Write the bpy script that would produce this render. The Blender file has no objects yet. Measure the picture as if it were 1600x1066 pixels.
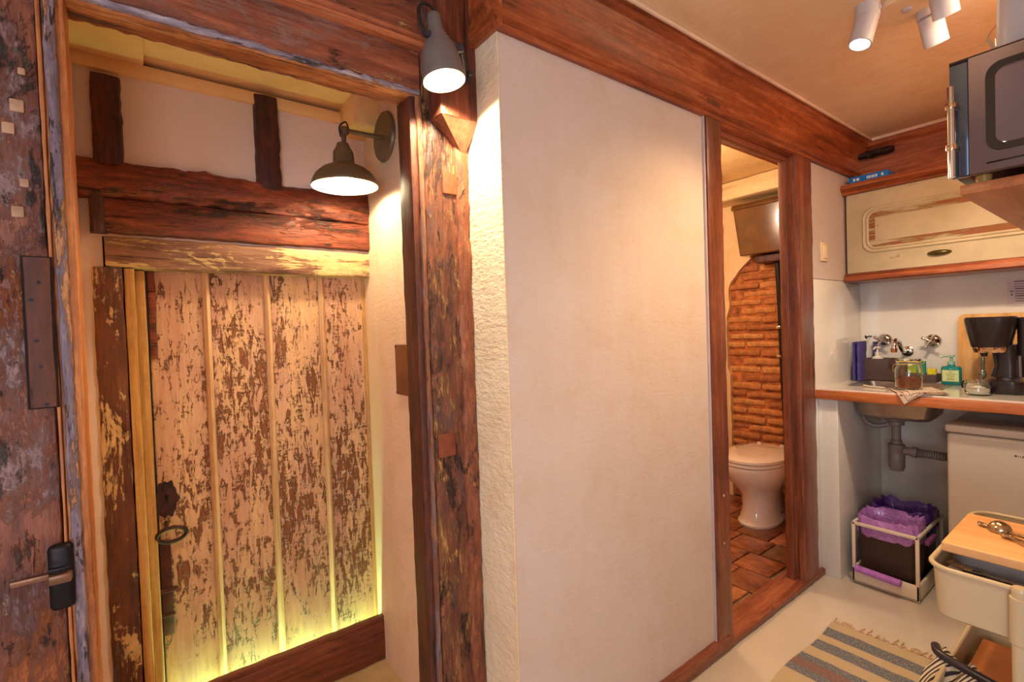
import bpy, bmesh, math, random
from mathutils import Vector, Matrix, noise
random.seed(7)
S = bpy.context.scene
COL = S.collection
PI = math.pi

def rgb(r, g, b):
    f = lambda c: (c/255/12.92) if c/255 <= .04045 else ((c/255+.055)/1.055)**2.4
    return (f(r), f(g), f(b), 1)

# ---------------------------------------------------------------- camera
YAW, PITCH, ROLL = math.radians(53.14), math.radians(-1.25), math.radians(-1.96)
fw = Vector((-math.sin(YAW)*math.cos(PITCH), math.cos(YAW)*math.cos(PITCH), math.sin(PITCH)))
rt = fw.cross(Vector((0, 0, 1))).normalized(); up = rt.cross(fw)
c_, s_ = math.cos(ROLL), math.sin(ROLL)
R_, U_ = c_*rt + s_*up, -s_*rt + c_*up
cam = bpy.data.cameras.new('camera'); cam.sensor_width = 36; cam.lens = 760.9*36/1600; cam.clip_start = .02
camo = bpy.data.objects.new('camera', cam); COL.objects.link(camo)
m = Matrix((R_, U_, -fw)).transposed().to_4x4(); m.translation = Vector((0, 0, 1.25))
camo.matrix_world = m
S.camera = camo
# ---------------------------------------------------------------- world, exposure, large lights
S.view_settings.view_transform = 'Standard'; S.view_settings.look = 'None'
S.view_settings.gamma = 1; S.view_settings.use_curve_mapping = False
S.view_settings.exposure = 0.28
W = bpy.data.worlds.new('world'); S.world = W; W.use_nodes = True
W.node_tree.nodes['Background'].inputs[0].default_value = (1, .93, .85, 1)
W.node_tree.nodes['Background'].inputs[1].default_value = .3

def area(name, loc, rot, sx, sy, power, col):
    l = bpy.data.lights.new(name, 'AREA'); l.shape = 'RECTANGLE'; l.size = sx; l.size_y = sy
    l.energy = power; l.color = col[:3]
    o = bpy.data.objects.new(name, l); COL.objects.link(o); o.location = loc
    o.rotation_euler = Vector(rot).to_track_quat('-Z', 'Y').to_euler()
    return o
def spot(name, loc, d, power, col, ang=80, blend=.6, r=.02):
    l = bpy.data.lights.new(name, 'SPOT'); l.energy = power; l.color = col[:3]
    l.spot_size = math.radians(ang); l.spot_blend = blend; l.shadow_soft_size = r
    o = bpy.data.objects.new(name, l); COL.objects.link(o); o.location = loc
    o.rotation_euler = Vector(d).to_track_quat('-Z', 'Y').to_euler()
    return o
def point(name, loc, power, col, r=.03):
    l = bpy.data.lights.new(name, 'POINT'); l.energy = power; l.color = col[:3]; l.shadow_soft_size = r
    o = bpy.data.objects.new(name, l); COL.objects.link(o); o.location = loc
    return o
WARM = (1, .72, .38); WARM2 = (1, .80, .55); COOL = (.86, .90, 1.0)
area('window_daylight', (.9, -1.5, 1.5), (-.6, 1, -.05), 1.3, 1.3, 22, (.74, .86, 1.0))
point('rear_fill_point', (.25, -.40, 1.02), 20, (.88, .93, 1.0), .14)  # added fill just behind the camera, like a bounced flash; no lamp there
area('kitchen_warm_fill', (-.10, 1.95, 2.17), (-.25, .05, -1), .35, .9, 20, (1, .68, .38))  # added warm area fill under the ceiling, without a fitting of its own
spot('kitchen_spot_a', (-.57, 1.77, 2.06), (-.18, -.38, -1), 34, (1, .64, .28), 112, 1.0, .035)
spot('wall_warm_fill', (-.18, 1.52, 2.12), (-.72, -.34, -1.75), 33, (1, .66, .32), 80, 1.0, .035)  # added spot without a fixture, warms the lower part of the pink wall
spot('kitchen_spot_b', (-.42, 2.06, 2.06), (.05, .52, -1), 36, (1, .84, .60), 98, .8, .03)
spot('lamp_side_fill', (-.36, 1.62, 2.12), (-.22, .9, -.25), 1.2, (1, .86, .66), 40, .5, .02)  # added narrow spot, brightens the side of the middle spot lamp
point('bathroom_light', (-1.74, 2.2, 1.95), 26, (1, .84, .62), .08)
spot('lamp_light_shade', (-1.60, .54, 1.765), (0, .05, -1), 60, (1, .80, .48), 170, .30, .03)
spot('lamp_light_bullet', (-1.033, .594, 1.868), (.06, .12, -1), 22, (1, .82, .50), 150, .35, .02)

# ---------------------------------------------------------------- material helpers
def newmat(name):
    mt = bpy.data.materials.new(name); mt.use_nodes = True
    nt = mt.node_tree; b = nt.nodes['Principled BSDF']
    return mt, nt, b
def N(nt, t, **k):
    n = nt.nodes.new(t)
    for a, v in k.items(): setattr(n, a, v)
    return n
def setin(nt, n, key, v):
    if hasattr(v, 'is_output'): nt.links.new(v, n.inputs[key])
    else: n.inputs[key].default_value = v
def mapped(nt, scale, rot=(0, 0, 0), loc=(0, 0, 0)):
    tc = N(nt, 'ShaderNodeTexCoord'); mp = N(nt, 'ShaderNodeMapping')
    nt.links.new(tc.outputs['Object'], mp.inputs[0]); mp.inputs['Scale'].default_value = scale
    mp.inputs['Rotation'].default_value = rot; mp.inputs['Location'].default_value = loc
    return mp.outputs[0]
def noi(nt, vec, sc, det=6, rough=.6, dist=0, w=0):
    n = N(nt, 'ShaderNodeTexNoise', noise_dimensions='4D')
    nt.links.new(vec, n.inputs['Vector']); n.inputs['Scale'].default_value = sc; n.inputs['W'].default_value = w
    n.inputs['Detail'].default_value = det; n.inputs['Roughness'].default_value = rough; n.inputs['Distortion'].default_value = dist
    return n.outputs[0]
def ramp(nt, fac, stops, interp='LINEAR'):
    r = N(nt, 'ShaderNodeValToRGB'); nt.links.new(fac, r.inputs[0]); e = r.color_ramp; e.interpolation = interp
    while len(e.elements) > 1: e.elements.remove(e.elements[-1])
    e.elements[0].position = stops[0][0]; e.elements[0].color = (*stops[0][1][:3], 1)
    for p_, c in stops[1:]:
        x = e.elements.new(p_); x.color = (*c[:3], 1)
    return r.outputs[0]
BW = lambda a, b: [(a, (0, 0, 0, 1)), (b, (1, 1, 1, 1))]
def mix(nt, fac, a, b, mode='MIX'):
    x = N(nt, 'ShaderNodeMix', data_type='RGBA', blend_type=mode)
    setin(nt, x, 0, fac); setin(nt, x, 6, a); setin(nt, x, 7, b); return x.outputs[2]
def mth(nt, op, a, b=0.0, clamp=False):
    x = N(nt, 'ShaderNodeMath', operation=op, use_clamp=clamp); setin(nt, x, 0, a); setin(nt, x, 1, b); return x.outputs[0]
def bump(nt, b, h, strength, dist=.01):
    n = N(nt, 'ShaderNodeBump'); n.inputs['Strength'].default_value = strength; n.inputs['Distance'].default_value = dist
    nt.links.new(h, n.inputs['Height']); nt.links.new(n.outputs[0], b.inputs['Normal'])

def plain(name, col, rough=.5, metal=0, var=.06, sc=12, bmp=0, coat=0, trans=0, ior=1.45, alpha=1, sub=0):
    mt, nt, b = newmat(name)
    v = mapped(nt, (1, 1, 1)); n = noi(nt, v, sc, 5)
    dk = tuple(x*(1-var*2.2) for x in col[:3])+(1,); lt = tuple(min(1, x*(1+var*2.2)) for x in col[:3])+(1,)
    nt.links.new(ramp(nt, n, [(.3, dk), (.7, lt)]), b.inputs['Base Color'])
    b.inputs['Roughness'].default_value = rough; b.inputs['Metallic'].default_value = metal
    b.inputs['Coat Weight'].default_value = coat; b.inputs['Transmission Weight'].default_value = trans
    b.inputs['IOR'].default_value = ior; b.inputs['Alpha'].default_value = alpha
    b.inputs['Subsurface Weight'].default_value = sub
    if bmp: bump(nt, b, n, bmp, .005)
    return mt
def emis(name, col, st):
    mt, nt, b = newmat(name); b.inputs['Base Color'].default_value = col
    b.inputs['Emission Color'].default_value = col; b.inputs['Emission Strength'].default_value = st; return mt

def plaster(name, base, c2, c3, rough=.75, bmp=.25, trowel=True):
    mt, nt, b = newmat(name); v = mapped(nt, (1, 1, 1))
    a = noi(nt, v, 2.2, 7, .62, .3, 1); c = noi(nt, v, 6, 6, .7, .8, 5)
    vs = mapped(nt, (14, 14, 2.0)); st = noi(nt, vs, 1, 6, .65, .2, 3)
    col = mix(nt, ramp(nt, a, BW(.40, .66)), base, c2)
    col = mix(nt, mth(nt, 'MULTIPLY', ramp(nt, c, BW(.50, .75)), .7), col, c3)
    col = mix(nt, mth(nt, 'MULTIPLY', ramp(nt, st, BW(.45, .8)), .35), col, c3)
    # a few scuffs
    sp = noi(nt, mapped(nt, (5, 5, 11)), 2.5, 2, .5, 0, 9)
    col = mix(nt, mth(nt, 'MULTIPLY', ramp(nt, sp, BW(.79, .81)), .5), col, rgb(110, 80, 70))
    nt.links.new(col, b.inputs['Base Color']); b.inputs['Roughness'].default_value = rough
    fine = noi(nt, mapped(nt, (1, 1, 1)), 55, 6, .6, 0, 2)
    dg = noi(nt, mapped(nt, (30, 30, 90), (.6, .5, 0)), 1, 4, .6, 0, 4)
    h = mth(nt, 'ADD', fine, dg) if trowel else fine
    h = mth(nt, 'ADD', h, mth(nt, 'MULTIPLY', a, 2))
    bump(nt, b, h, bmp, .006)
    return mt

def wood(name, dark, mid, light, axis='z', freq=26, stretch=.07, patches=(), rough=.5, bmp=.5, coat=0, seed=0, spec=.5, lohi=(.34, .52, .70)):
    """patches: (colour, size, stretch along the grain, threshold, softness, seed)"""
    mt, nt, b = newmat(name)
    def sv(f, s): return {'x': (f*s, f, f), 'y': (f, f*s, f), 'z': (f, f, f*s)}[axis]
    g = noi(nt, mapped(nt, sv(freq, stretch)), 1, 9, .68, .6, seed)
    fine = noi(nt, mapped(nt, sv(freq*6, stretch*.6)), 1, 4, .6, .2, seed+3)
    big = noi(nt, mapped(nt, sv(5, .4)), 1, 5, .6, .2, seed+7)
    mic = noi(nt, mapped(nt, sv(freq*3, .35)), 1, 6, .75, .3, seed+11)
    f = mth(nt, 'ADD', mth(nt, 'MULTIPLY', g, .42), mth(nt, 'ADD', mth(nt, 'MULTIPLY', fine, .22), mth(nt, 'ADD', mth(nt, 'MULTIPLY', big, .18), mth(nt, 'MULTIPLY', mic, .18))))
    col = ramp(nt, f, [(lohi[0]+.06, dark), (lohi[1]-.01, mid), (lohi[2]-.07, light)])
    h = f
    for (pc, size, st, th, soft, sd) in patches:
        p = noi(nt, mapped(nt, sv(size, st)), 1, 12, .76, .6, sd+seed)
        p = mth(nt, 'ADD', mth(nt, 'MULTIPLY', p, .78), mth(nt, 'MULTIPLY', fine, .22))
        k = ramp(nt, p, BW(th-.035, th-.035+soft))
        shade = mix(nt, ramp(nt, mic, BW(.35, .68)), pc, tuple(x*.5 for x in pc[:3])+(1,))
        col = mix(nt, k, col, shade)
        h = mth(nt, 'ADD', h, mth(nt, 'MULTIPLY', k, .18))
    ck = noi(nt, mapped(nt, sv(freq*2.2, stretch*.35)), 1, 3, .6, .4, seed+21)
    cr = ramp(nt, ck, [(.30, (1, 1, 1, 1)), (.36, (0, 0, 0, 1))])
    col = mix(nt, mth(nt, 'MULTIPLY', cr, .65), col, tuple(x*.35 for x in dark[:3])+(1,)); h = mth(nt, 'SUBTRACT', h, mth(nt, 'MULTIPLY', cr, .35))
    nt.links.new(col, b.inputs['Base Color']); b.inputs['Roughness'].default_value = rough
    b.inputs['Coat Weight'].default_value = coat; b.inputs['Coat Roughness'].default_value = .25
    b.inputs['Specular IOR Level'].default_value = spec
    bump(nt, b, h, bmp, .010)
    return mt

RED = rgb(96, 40, 24); DK = rgb(52, 24, 18); ORG = rgb(170, 88, 48); CREAM = rgb(214, 176, 132); BLUE = rgb(96, 88, 108)
M = {}
PL = [(CREAM, 11, .3, .60, .03, 1), (BLUE, 8, .35, .57, .08, 2), (rgb(176, 120, 70), 16, .2, .62, .04, 3), (DK, 20, .25, .63, .03, 4)]
M['wood_z'] = wood('weathered_wood_vertical', rgb(66, 34, 24), rgb(124, 68, 46), rgb(182, 118, 76), 'z', 28, .16, [(rgb(206, 150, 84), 20, .3, .555, .04, 1), (rgb(120, 84, 84), 10, .4, .565, .05, 2), (rgb(58, 28, 22), 16, .3, .565, .04, 4), (rgb(196, 164, 130), 42, .5, .64, .02, 9)], .48, .9)
M['wood_y'] = wood('weathered_wood_horizontal', rgb(84, 42, 28), rgb(136, 70, 48), rgb(186, 110, 74), 'y', 24, .10, [(rgb(150, 106, 96), 9, .3, .555, .06, 2), (rgb(206, 142, 90), 16, .3, .60, .03, 1), (rgb(72, 40, 32), 14, .3, .59, .04, 5)], .5, .8, seed=5)
M['leaf_z'] = wood('weathered_leaf_wood', rgb(66, 32, 26), rgb(122, 66, 48), rgb(158, 98, 72), 'z', 20, .30, [(rgb(136, 104, 104), 7, .7, .535, .06, 2), (rgb(156, 84, 40), 5, .5, .56, .05, 3), (rgb(54, 40, 42), 12, .6, .575, .04, 8), (rgb(196, 166, 136), 26, .7, .62, .03, 6), (rgb(104, 106, 84), 18, .6, .62, .04, 12)], .48, .9, seed=11)
M['blue_y'] = wood('bluish_worn_bead', rgb(88, 76, 88), rgb(140, 128, 146), rgb(206, 192, 196), 'y', 40, .12, [(rgb(60, 42, 46), 24, .25, .585, .03, 3), (rgb(176, 118, 76), 18, .2, .60, .03, 7)], .5, .9, seed=23)
M['blue_z'] = wood('bluish_worn_bead_vertical', rgb(72, 60, 74), rgb(118, 98, 112), rgb(176, 152, 148), 'z', 40, .12, [(rgb(52, 36, 42), 22, .25, .58, .03, 3), (rgb(190, 128, 80), 18, .2, .575, .03, 7)], .5, .9, seed=24)
M['lip'] = wood('worn_lip_wood', rgb(86, 44, 20), rgb(156, 88, 42), rgb(214, 150, 88), 'y', 24, .10, [(rgb(214, 176, 120), 14, .15, .60, .03, 3), (rgb(76, 40, 26), 15, .2, .57, .05, 5)], .55, .9, seed=3)
M['lip_z'] = wood('worn_lip_wood_vertical', rgb(66, 34, 26), rgb(140, 84, 56), rgb(200, 150, 104), 'z', 24, .10, [(rgb(136, 118, 128), 16, .14, .53, .06, 3), (rgb(50, 34, 38), 18, .15, .565, .04, 5), (rgb(206, 170, 132), 26, .15, .60, .03, 8)], .55, .9, seed=9)
M['orange_z'] = wood('raw_orange_wood', rgb(110, 56, 26), rgb(178, 106, 54), rgb(222, 160, 92), 'z', 30, .06, [], .5, .5, seed=4)
M['cornice_y'] = wood('varnished_cornice_wood', rgb(92, 36, 14), rgb(158, 76, 36), rgb(214, 130, 80), 'y', 15, .09, [(rgb(66, 26, 14), 10, .15, .60, .08, 2)], .48, .3, .12, seed=2)
M['cornice_x'] = wood('varnished_cornice_wood_cross', rgb(92, 38, 14), rgb(156, 76, 34), rgb(214, 128, 72), 'x', 15, .09, [(rgb(52, 22, 14), 10, .15, .60, .08, 2)], .36, .25, .35, seed=2)
M['jamb_z'] = wood('varnished_jamb_wood', rgb(72, 34, 22), rgb(120, 62, 40), rgb(168, 98, 64), 'z', 20, .07, [(rgb(66, 34, 28), 10, .12, .62, .08, 2)], .38, .3, .3, seed=8)
M['jamb_y'] = wood('varnished_threshold_wood', rgb(76, 34, 22), rgb(128, 66, 42), rgb(174, 104, 74), 'y', 20, .07, [(rgb(60, 34, 30), 12, .15, .60, .08, 2), (rgb(206, 180, 160), 24, .3, .72, .02, 3)], .4, .4, .2, seed=8)
M['beam'] = wood('rough_red_beam_wood', rgb(56, 22, 14), rgb(130, 56, 30), rgb(186, 100, 56), 'y', 28, .16, [(rgb(50, 22, 15), 12, .2, .575, .05, 2), (rgb(190, 108, 60), 22, .2, .61, .03, 6)], .5, 1.0, seed=12)
M['stud'] = wood('dark_stud_wood', rgb(34, 16, 12), rgb(84, 38, 26), rgb(124, 60, 38), 'z', 22, .2, [(rgb(150, 96, 60), 26, .3, .70, .03, 2)], .5, 1.0, seed=14)
M['head_paint'] = wood('flaked_paint_head_wood', rgb(88, 48, 32), rgb(150, 102, 76), rgb(190, 140, 104), 'y', 22, .12, [(rgb(236, 196, 134), 9, .3, .525, .02, 3), (rgb(120, 88, 84), 12, .25, .60, .04, 7)], .5, .8, seed=15)
M['frame_patch'] = wood('patched_frame_wood', rgb(58, 28, 18), rgb(104, 54, 32), rgb(146, 88, 54), 'z', 18, .15, [(rgb(92, 88, 96), 7, .5, .58, .05, 7), (rgb(226, 180, 126), 12, .45, .575, .015, 3)], .48, .8, seed=16)
M['inner_strip'] = wood('honey_strip_wood', rgb(150, 98, 46), rgb(196, 146, 80), rgb(220, 180, 120), 'z', 26, .05, [(rgb(130, 70, 34), 16, .1, .66, .04, 3)], .5, .5, seed=17)
M['sill'] = wood('red_sill_wood', rgb(70, 30, 18), rgb(112, 52, 30), rgb(150, 82, 50), 'y', 16, .1, [(rgb(200, 160, 130), 34, .5, .74, .02, 2)], .45, .5, seed=18)
M['plate_wood'] = plain('brown_plate', rgb(116, 66, 34), .45, 0, .15, 9, .2)
M['patch_wood'] = wood('inset_patch_wood', rgb(50, 22, 16), rgb(86, 42, 28), rgb(108, 56, 36), 'z', 12, .15, [(rgb(38, 20, 16), 16, .3, .60, .04, 2)], .7, .4, seed=21)
M['wall_pink'] = plaster('pinkish_plaster', rgb(206, 190, 186), rgb(202, 182, 172), rgb(196, 170, 152))
M['wall_rough'] = plaster('rough_cream_plaster', rgb(236, 214, 186), rgb(226, 200, 168), rgb(212, 180, 142), .8, .9)
M['wall_alc'] = plaster('alcove_plaster', rgb(226, 192, 166), rgb(216, 178, 146), rgb(206, 164, 120))
M['wall_alc_p'] = plaster('alcove_pink_plaster', rgb(232, 206, 194), rgb(226, 196, 180), rgb(230, 204, 184))
M['alc_yellow'] = plaster('alcove_ochre_plaster', rgb(242, 196, 138), rgb(234, 182, 120), rgb(226, 168, 102), .8, .2)
M['ceil'] = plaster('ceiling_plaster', rgb(236, 206, 170), rgb(226, 192, 150), rgb(214, 176, 130), .8, .2)
M['ceil_bath'] = plaster('bathroom_ceiling_plaster', rgb(226, 186, 126), rgb(214, 170, 106), rgb(204, 156, 92), .8, .3)
M['wall_bath'] = plaster('bathroom_plaster', rgb(228, 192, 146), rgb(220, 178, 126), rgb(206, 158, 104), .8, .3)
M['floor_w'] = plain('white_resin_floor', rgb(198, 184, 170), .16, 0, .02, 3, .03, .4)
M['dado'] = plain('glossy_white_dado', rgb(220, 212, 204), .12, 0, .015, 3, .02, .5)
M['niche'] = plain('white_niche_paint', rgb(226, 224, 226), .35, 0, .03, 4, .05)
M['floor_alc'] = plain('ochre_screed', rgb(190, 156, 108), .6, 0, .12, 7, .3)

# ---------------------------------------------------------------- mesh helpers
def BM(): return bmesh.new()
def bx(bm, x0, x1, y0, y1, z0, z1, bev=.0, seg=2):
    t = bmesh.new(); bmesh.ops.create_cube(t, size=1)
    for v in t.verts: v.co = Vector(((x0+x1)/2+v.co.x*(x1-x0), (y0+y1)/2+v.co.y*(y1-y0), (z0+z1)/2+v.co.z*(z1-z0)))
    if bev > 0:
        bev = min(bev, abs(x1-x0)*.45, abs(y1-y0)*.45, abs(z1-z0)*.45)
        bmesh.ops.bevel(t, geom=t.edges[:], offset=bev, segments=seg, affect='EDGES', profile=.5)
    merge(bm, t); return bm
def merge(bm, t, mat=None):
    if mat is not None: bmesh.ops.transform(t, matrix=mat, verts=t.verts)
    me = bpy.data.meshes.new('tmp'); t.to_mesh(me); t.free(); bm.from_mesh(me); bpy.data.meshes.remove(me)
def ring(bm, pts): return [bm.verts.new(p) for p in pts]
def skin(bm, rings, close=True, cap=True):
    for a, b in zip(rings, rings[1:]):
        n = len(a)
        for i in range(n if close else n-1):
            j = (i+1) % n
            try: bm.faces.new((a[i], a[j], b[j], b[i]))
            except ValueError: pass
    if cap:
        for r, fl in ((rings[0], True), (rings[-1], False)):
            try: bm.faces.new(list(reversed(r)) if fl else r)
            except ValueError: pass
def lathe(bm, prof, c=(0, 0, 0), axis=(0, 0, 1), n=28, cap=True):
    q = Vector(axis).normalized().to_track_quat('Z', 'Y'); c = Vector(c); rs = []
    for r, z in prof:
        rs.append(ring(bm, [c+q @ Vector((max(r, 1e-4)*math.cos(2*PI*i/n), max(r, 1e-4)*math.sin(2*PI*i/n), z)) for i in range(n)]))
    skin(bm, rs, True, cap); return bm
def cyl(bm, p0, p1, r0, r1=None, n=20):
    p0, p1 = Vector(p0), Vector(p1); L = (p1-p0).length
    return lathe(bm, [(r0, 0), (r0 if r1 is None else r1, L)], p0, p1-p0, n)
def tube(bm, pts, r, n=10, closed=False, cap=True):
    P = [Vector(p) for p in pts]; rs = []; K = len(P); prev = None
    for i, p in enumerate(P):
        if closed: t = (P[(i+1) % K]-P[i-1]).normalized()
        else: t = (P[min(i+1, K-1)]-P[max(i-1, 0)]).normalized()
        if prev is None:
            a = t.orthogonal().normalized()
        else:
            a = (prev-t*prev.dot(t)); a = a.normalized() if a.length > 1e-5 else t.orthogonal().normalized()
        prev = a; b = t.cross(a); rr = r[i] if isinstance(r, (list, tuple)) else r
        rs.append(ring(bm, [p+a*rr*math.cos(2*PI*k/n)+b*rr*math.sin(2*PI*k/n) for k in range(n)]))
    if closed: rs.append(rs[0]); cap = False
    skin(bm, rs, True, cap); return bm
def curve(pts, k=8):
    """Catmull-Rom resample"""
    P = [Vector(p) for p in pts]; out = []
    Q = [P[0]*2-P[1]]+P+[P[-1]*2-P[-2]]
    for i in range(1, len(Q)-2):
        for j in range(k):
            t = j/k; a, b, c, d = Q[i-1:i+3]
            out.append(.5*((2*b)+(c-a)*t+(2*a-5*b+4*c-d)*t*t+(3*b-a-3*c+d)*t**3))
    out.append(P[-1]); return out
def prism(bm, poly, vec):
    """poly: list of 3-D points, extruded by vec"""
    v = Vector(vec); skin(bm, [ring(bm, poly), ring(bm, [Vector(p)+v for p in poly])]); return bm
def roundrect(w, d, r, k=4):
    out = []
    for cx, cy, a0 in ((w/2-r, d/2-r, 0), (-w/2+r, d/2-r, 90), (-w/2+r, -d/2+r, 180), (w/2-r, -d/2+r, 270)):
        for i in range(k+1):
            a = math.radians(a0+90*i/k); out.append((cx+r*math.cos(a), cy+r*math.sin(a)))
    return out
def timber(bm, x0, x1, y0, y1, z0, z1, axis='z', amp=.004, bev=.008, seg=.02, seed=0, fr=9):
    """a hewn timber: rounded rectangular section, edges and faces uneven along its length"""
    lo, hi = {'x': (x0, x1), 'y': (y0, y1), 'z': (z0, z1)}[axis]
    n = max(2, int((hi-lo)/seg)); rs = []
    if axis == 'z': w, d, cx, cy = x1-x0, y1-y0, (x0+x1)/2, (y0+y1)/2
    elif axis == 'y': w, d, cx, cy = x1-x0, z1-z0, (x0+x1)/2, (z0+z1)/2
    else: w, d, cx, cy = y1-y0, z1-z0, (y0+y1)/2, (z0+z1)/2
    base = roundrect(w, d, min(bev, w*.4, d*.4), 2)
    # extra points along the long sides
    sec = []
    for i, p in enumerate(base):
        q = base[(i+1) % len(base)]; L = math.hypot(q[0]-p[0], q[1]-p[1]); sec.append(p)
        kk = int(L/.03)
        for j in range(1, kk+1): sec.append((p[0]+(q[0]-p[0])*j/(kk+1), p[1]+(q[1]-p[1])*j/(kk+1)))
    for i in range(n+1):
        t = lo+(hi-lo)*i/n; pts = []
        for a, b in sec:
            p = {'z': Vector((cx+a, cy+b, t)), 'y': Vector((cx+a, t, cy+b)), 'x': Vector((t, cx+a, cy+b))}[axis]
            s = noise.noise(p*fr+Vector((seed, 0, 0)))*.35+noise.noise(p*fr*4.3+Vector((0, seed, 0)))*.45+noise.noise(p*fr*9+Vector((0, seed, 5)))*.25
            e = .75+(.9 if abs(a) > w/2-bev*1.1 and abs(b) > d/2-bev*1.1 else 0)
            r = math.hypot(a/w, b/d) or 1
            k = -amp*e*(.5+s)
            da, db = k*(a/w)/r, k*(b/d)/r
            p += {'z': Vector((da, db, 0)), 'y': Vector((da, 0, db)), 'x': Vector((0, da, db))}[axis]
            pts.append(p)
        rs.append(ring(bm, pts))
    skin(bm, rs); return bm

def obj(name, bm, mat, parent=None, smooth=40, shift=None):
    me = bpy.data.meshes.new(name)
    bmesh.ops.recalc_face_normals(bm, faces=bm.faces[:])
    if shift is not None: bmesh.ops.translate(bm, verts=bm.verts, vec=-Vector(shift))
    bm.to_mesh(me); bm.free()
    for m_ in (mat if isinstance(mat, (list, tuple)) else [mat]): me.materials.append(m_)
    me.shade_smooth() if hasattr(me, 'shade_smooth') else None
    me.set_sharp_from_angle(angle=math.radians(smooth))
    o = bpy.data.objects.new(name, me); COL.objects.link(o)
    if parent: o.parent = parent
    return o
def tag(o, label=None, cat=None, group=None, kind=None):
    if label: o['label'] = label
    if cat: o['category'] = cat
    if group: o['group'] = group
    if kind: o['kind'] = kind
    return o
def thing(name, label, cat, loc=(0, 0, 0), rz=0, group=None, kind=None):
    o = bpy.data.objects.new(name, None); COL.objects.link(o); o.location = loc; o.rotation_euler = (0, 0, rz)
    o.empty_display_size = .05
    return tag(o, label, cat, group, kind)
def part(name, bm, mat, parent, label=None, **k):
    """bm is in world coordinates, its thing stands unrotated at parent.location"""
    L = Vector((0, 0, 0)); p = parent
    while p: L = L+p.location; p = p.parent
    o = obj(name, bm, mat, parent, shift=L, **k)
    if label: o['label'] = label
    return o
def struct(name, bm, mat, label, cat, **k): return tag(obj(name, bm, mat, **k), label, cat, kind='structure')

CZ = 2.205   # ceiling
# ================================================================= SETTING
bm = BM(); bx(bm, -1.009, 1.6, -1.7, 3.25, -.06, 0); bx(bm, -1.16, -1.009, -1.7, .74, -.06, 0)
struct('floor', bm, M['floor_w'], 'glossy white resin kitchen floor', 'floor')
bm = BM(); bx(bm, -1.9, -1.16, -.2, .75, -.06, -.0)
struct('floor', bm, M['floor_alc'], 'ochre screed floor of the alcove before the old plank door', 'floor')
bm = BM(); bx(bm, -1.30, 1.6, -1.7, 3.25, CZ, CZ+.08)
struct('ceiling', bm, M['ceil'], 'warm cream plaster ceiling above the kitchen', 'ceiling')
# wall A: the big pink panel
bm = BM()
bx(bm, -1.15, -1.009, .74, 1.665, 0, CZ); bx(bm, -1.08, -1.009, 1.665, 2.555, 2.05, CZ)
t = bx(bm, -1.10, -1.009, 2.555, 3.25, 1.452, CZ)
struct('wall_front', bm, M['wall_pink'], 'big pink-cream plaster wall panel between column and bathroom door', 'wall')
bm = BM(); bx(bm, -1.10, -1.008, 2.555, 3.25, 0, 1.45, .003)
bx(bm, -1.008, -.925, 2.615, 3.25, 0, .866, .003)
struct('wall_side', bm, M['dado'], 'glossy white lower wall left of the worktop', 'wall')
bm = BM(); bx(bm, -1.17, -1.006, .7385, .742, 0, CZ)
struct('wall_column', bm, M['wall_rough'], 'narrow rough plaster return lit by the bullet lamp', 'wall')
bm = BM(); bx(bm, -1.15, .6, 3.2, 3.3, 0, CZ)
struct('wall_back', bm, M['dado'], 'white back wall of the kitchenette', 'wall')
bm = BM(); bx(bm, .35, .43, .9, 3.25, 0, CZ); bx(bm, .35, 1.6, .82, .9, 0, CZ); bx(bm, 1.6, 1.68, -1.7, .9, 0, CZ)
struct('wall_right', bm, M['wall_pink'], 'cream plaster wall right of the kitchenette', 'wall')
bm = BM(); bx(bm, -1.3, -.1, -1.78, -1.7, 0, CZ); bx(bm, -.1, 1.3, -1.78, -1.7, 0, .75); bx(bm, -.1, 1.3, -1.78, -1.7, 2.1, CZ); bx(bm, 1.3, 1.68, -1.78, -1.7, 0, CZ)
struct('wall_rear', bm, M['wall_pink'], 'cream plaster wall behind the viewpoint', 'wall')
bm = BM(); bx(bm, -1.30, -1.203, -1.7, -.14, 0, CZ)
struct('wall_left', bm, M['wall_rough'], 'plaster wall behind the wide weathered door leaf', 'wall')

# ---- alcove shell (the recess with the old plank door)
bm = BM()
bx(bm, -1.92, -1.815, -.2, .76, 1.56, 2.035); bx(bm, -1.92, -1.815, -.2, -.09, 0, 1.56)
struct('wall_alcove_back', bm, M['wall_alc_p'], 'pinkish plaster between dark studs above the old plank door', 'wall')
bm = BM(); bx(bm, -1.92, -1.22, .687, .74, 0, 2.2)
struct('wall_alcove_right', bm, M['wall_alc'], 'cream plaster side of the alcove behind the domed lamp', 'wall')
bm = BM(); bx(bm, -1.92, -1.20, -.22, -.137, 0, 2.2)
struct('wall_alcove_left', bm, M['alc_yellow'], 'ochre plaster left side of the alcove', 'wall')
bm = BM(); bx(bm, -1.92, -1.22, -.2, .74, 2.085, 2.2); bx(bm, -1.92, -1.22, -.14, .026, 2.068, 2.1, .003)
bx(bm, -1.92, -1.80, -.14, .70, 2.03, 2.07, .004)
bx(bm, -1.83, -1.66, .60, .70, 1.985, 2.125, .004)
struct('ceiling', bm, M['alc_yellow'], 'stepped ochre plaster ceiling of the alcove', 'ceiling')

bm = BM(); bx(bm, -1.96, -1.915, -.3, .8, -.05, 2.25); bx(bm, -1.96, -1.2, -.3, .8, 2.2, 2.25)
struct('alcove_light_stop', bm, M['niche'], 'added backing that keeps stray light out behind the old plank door', 'wall')  # unseen backing, added to stop world light leaking in round the planks
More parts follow.
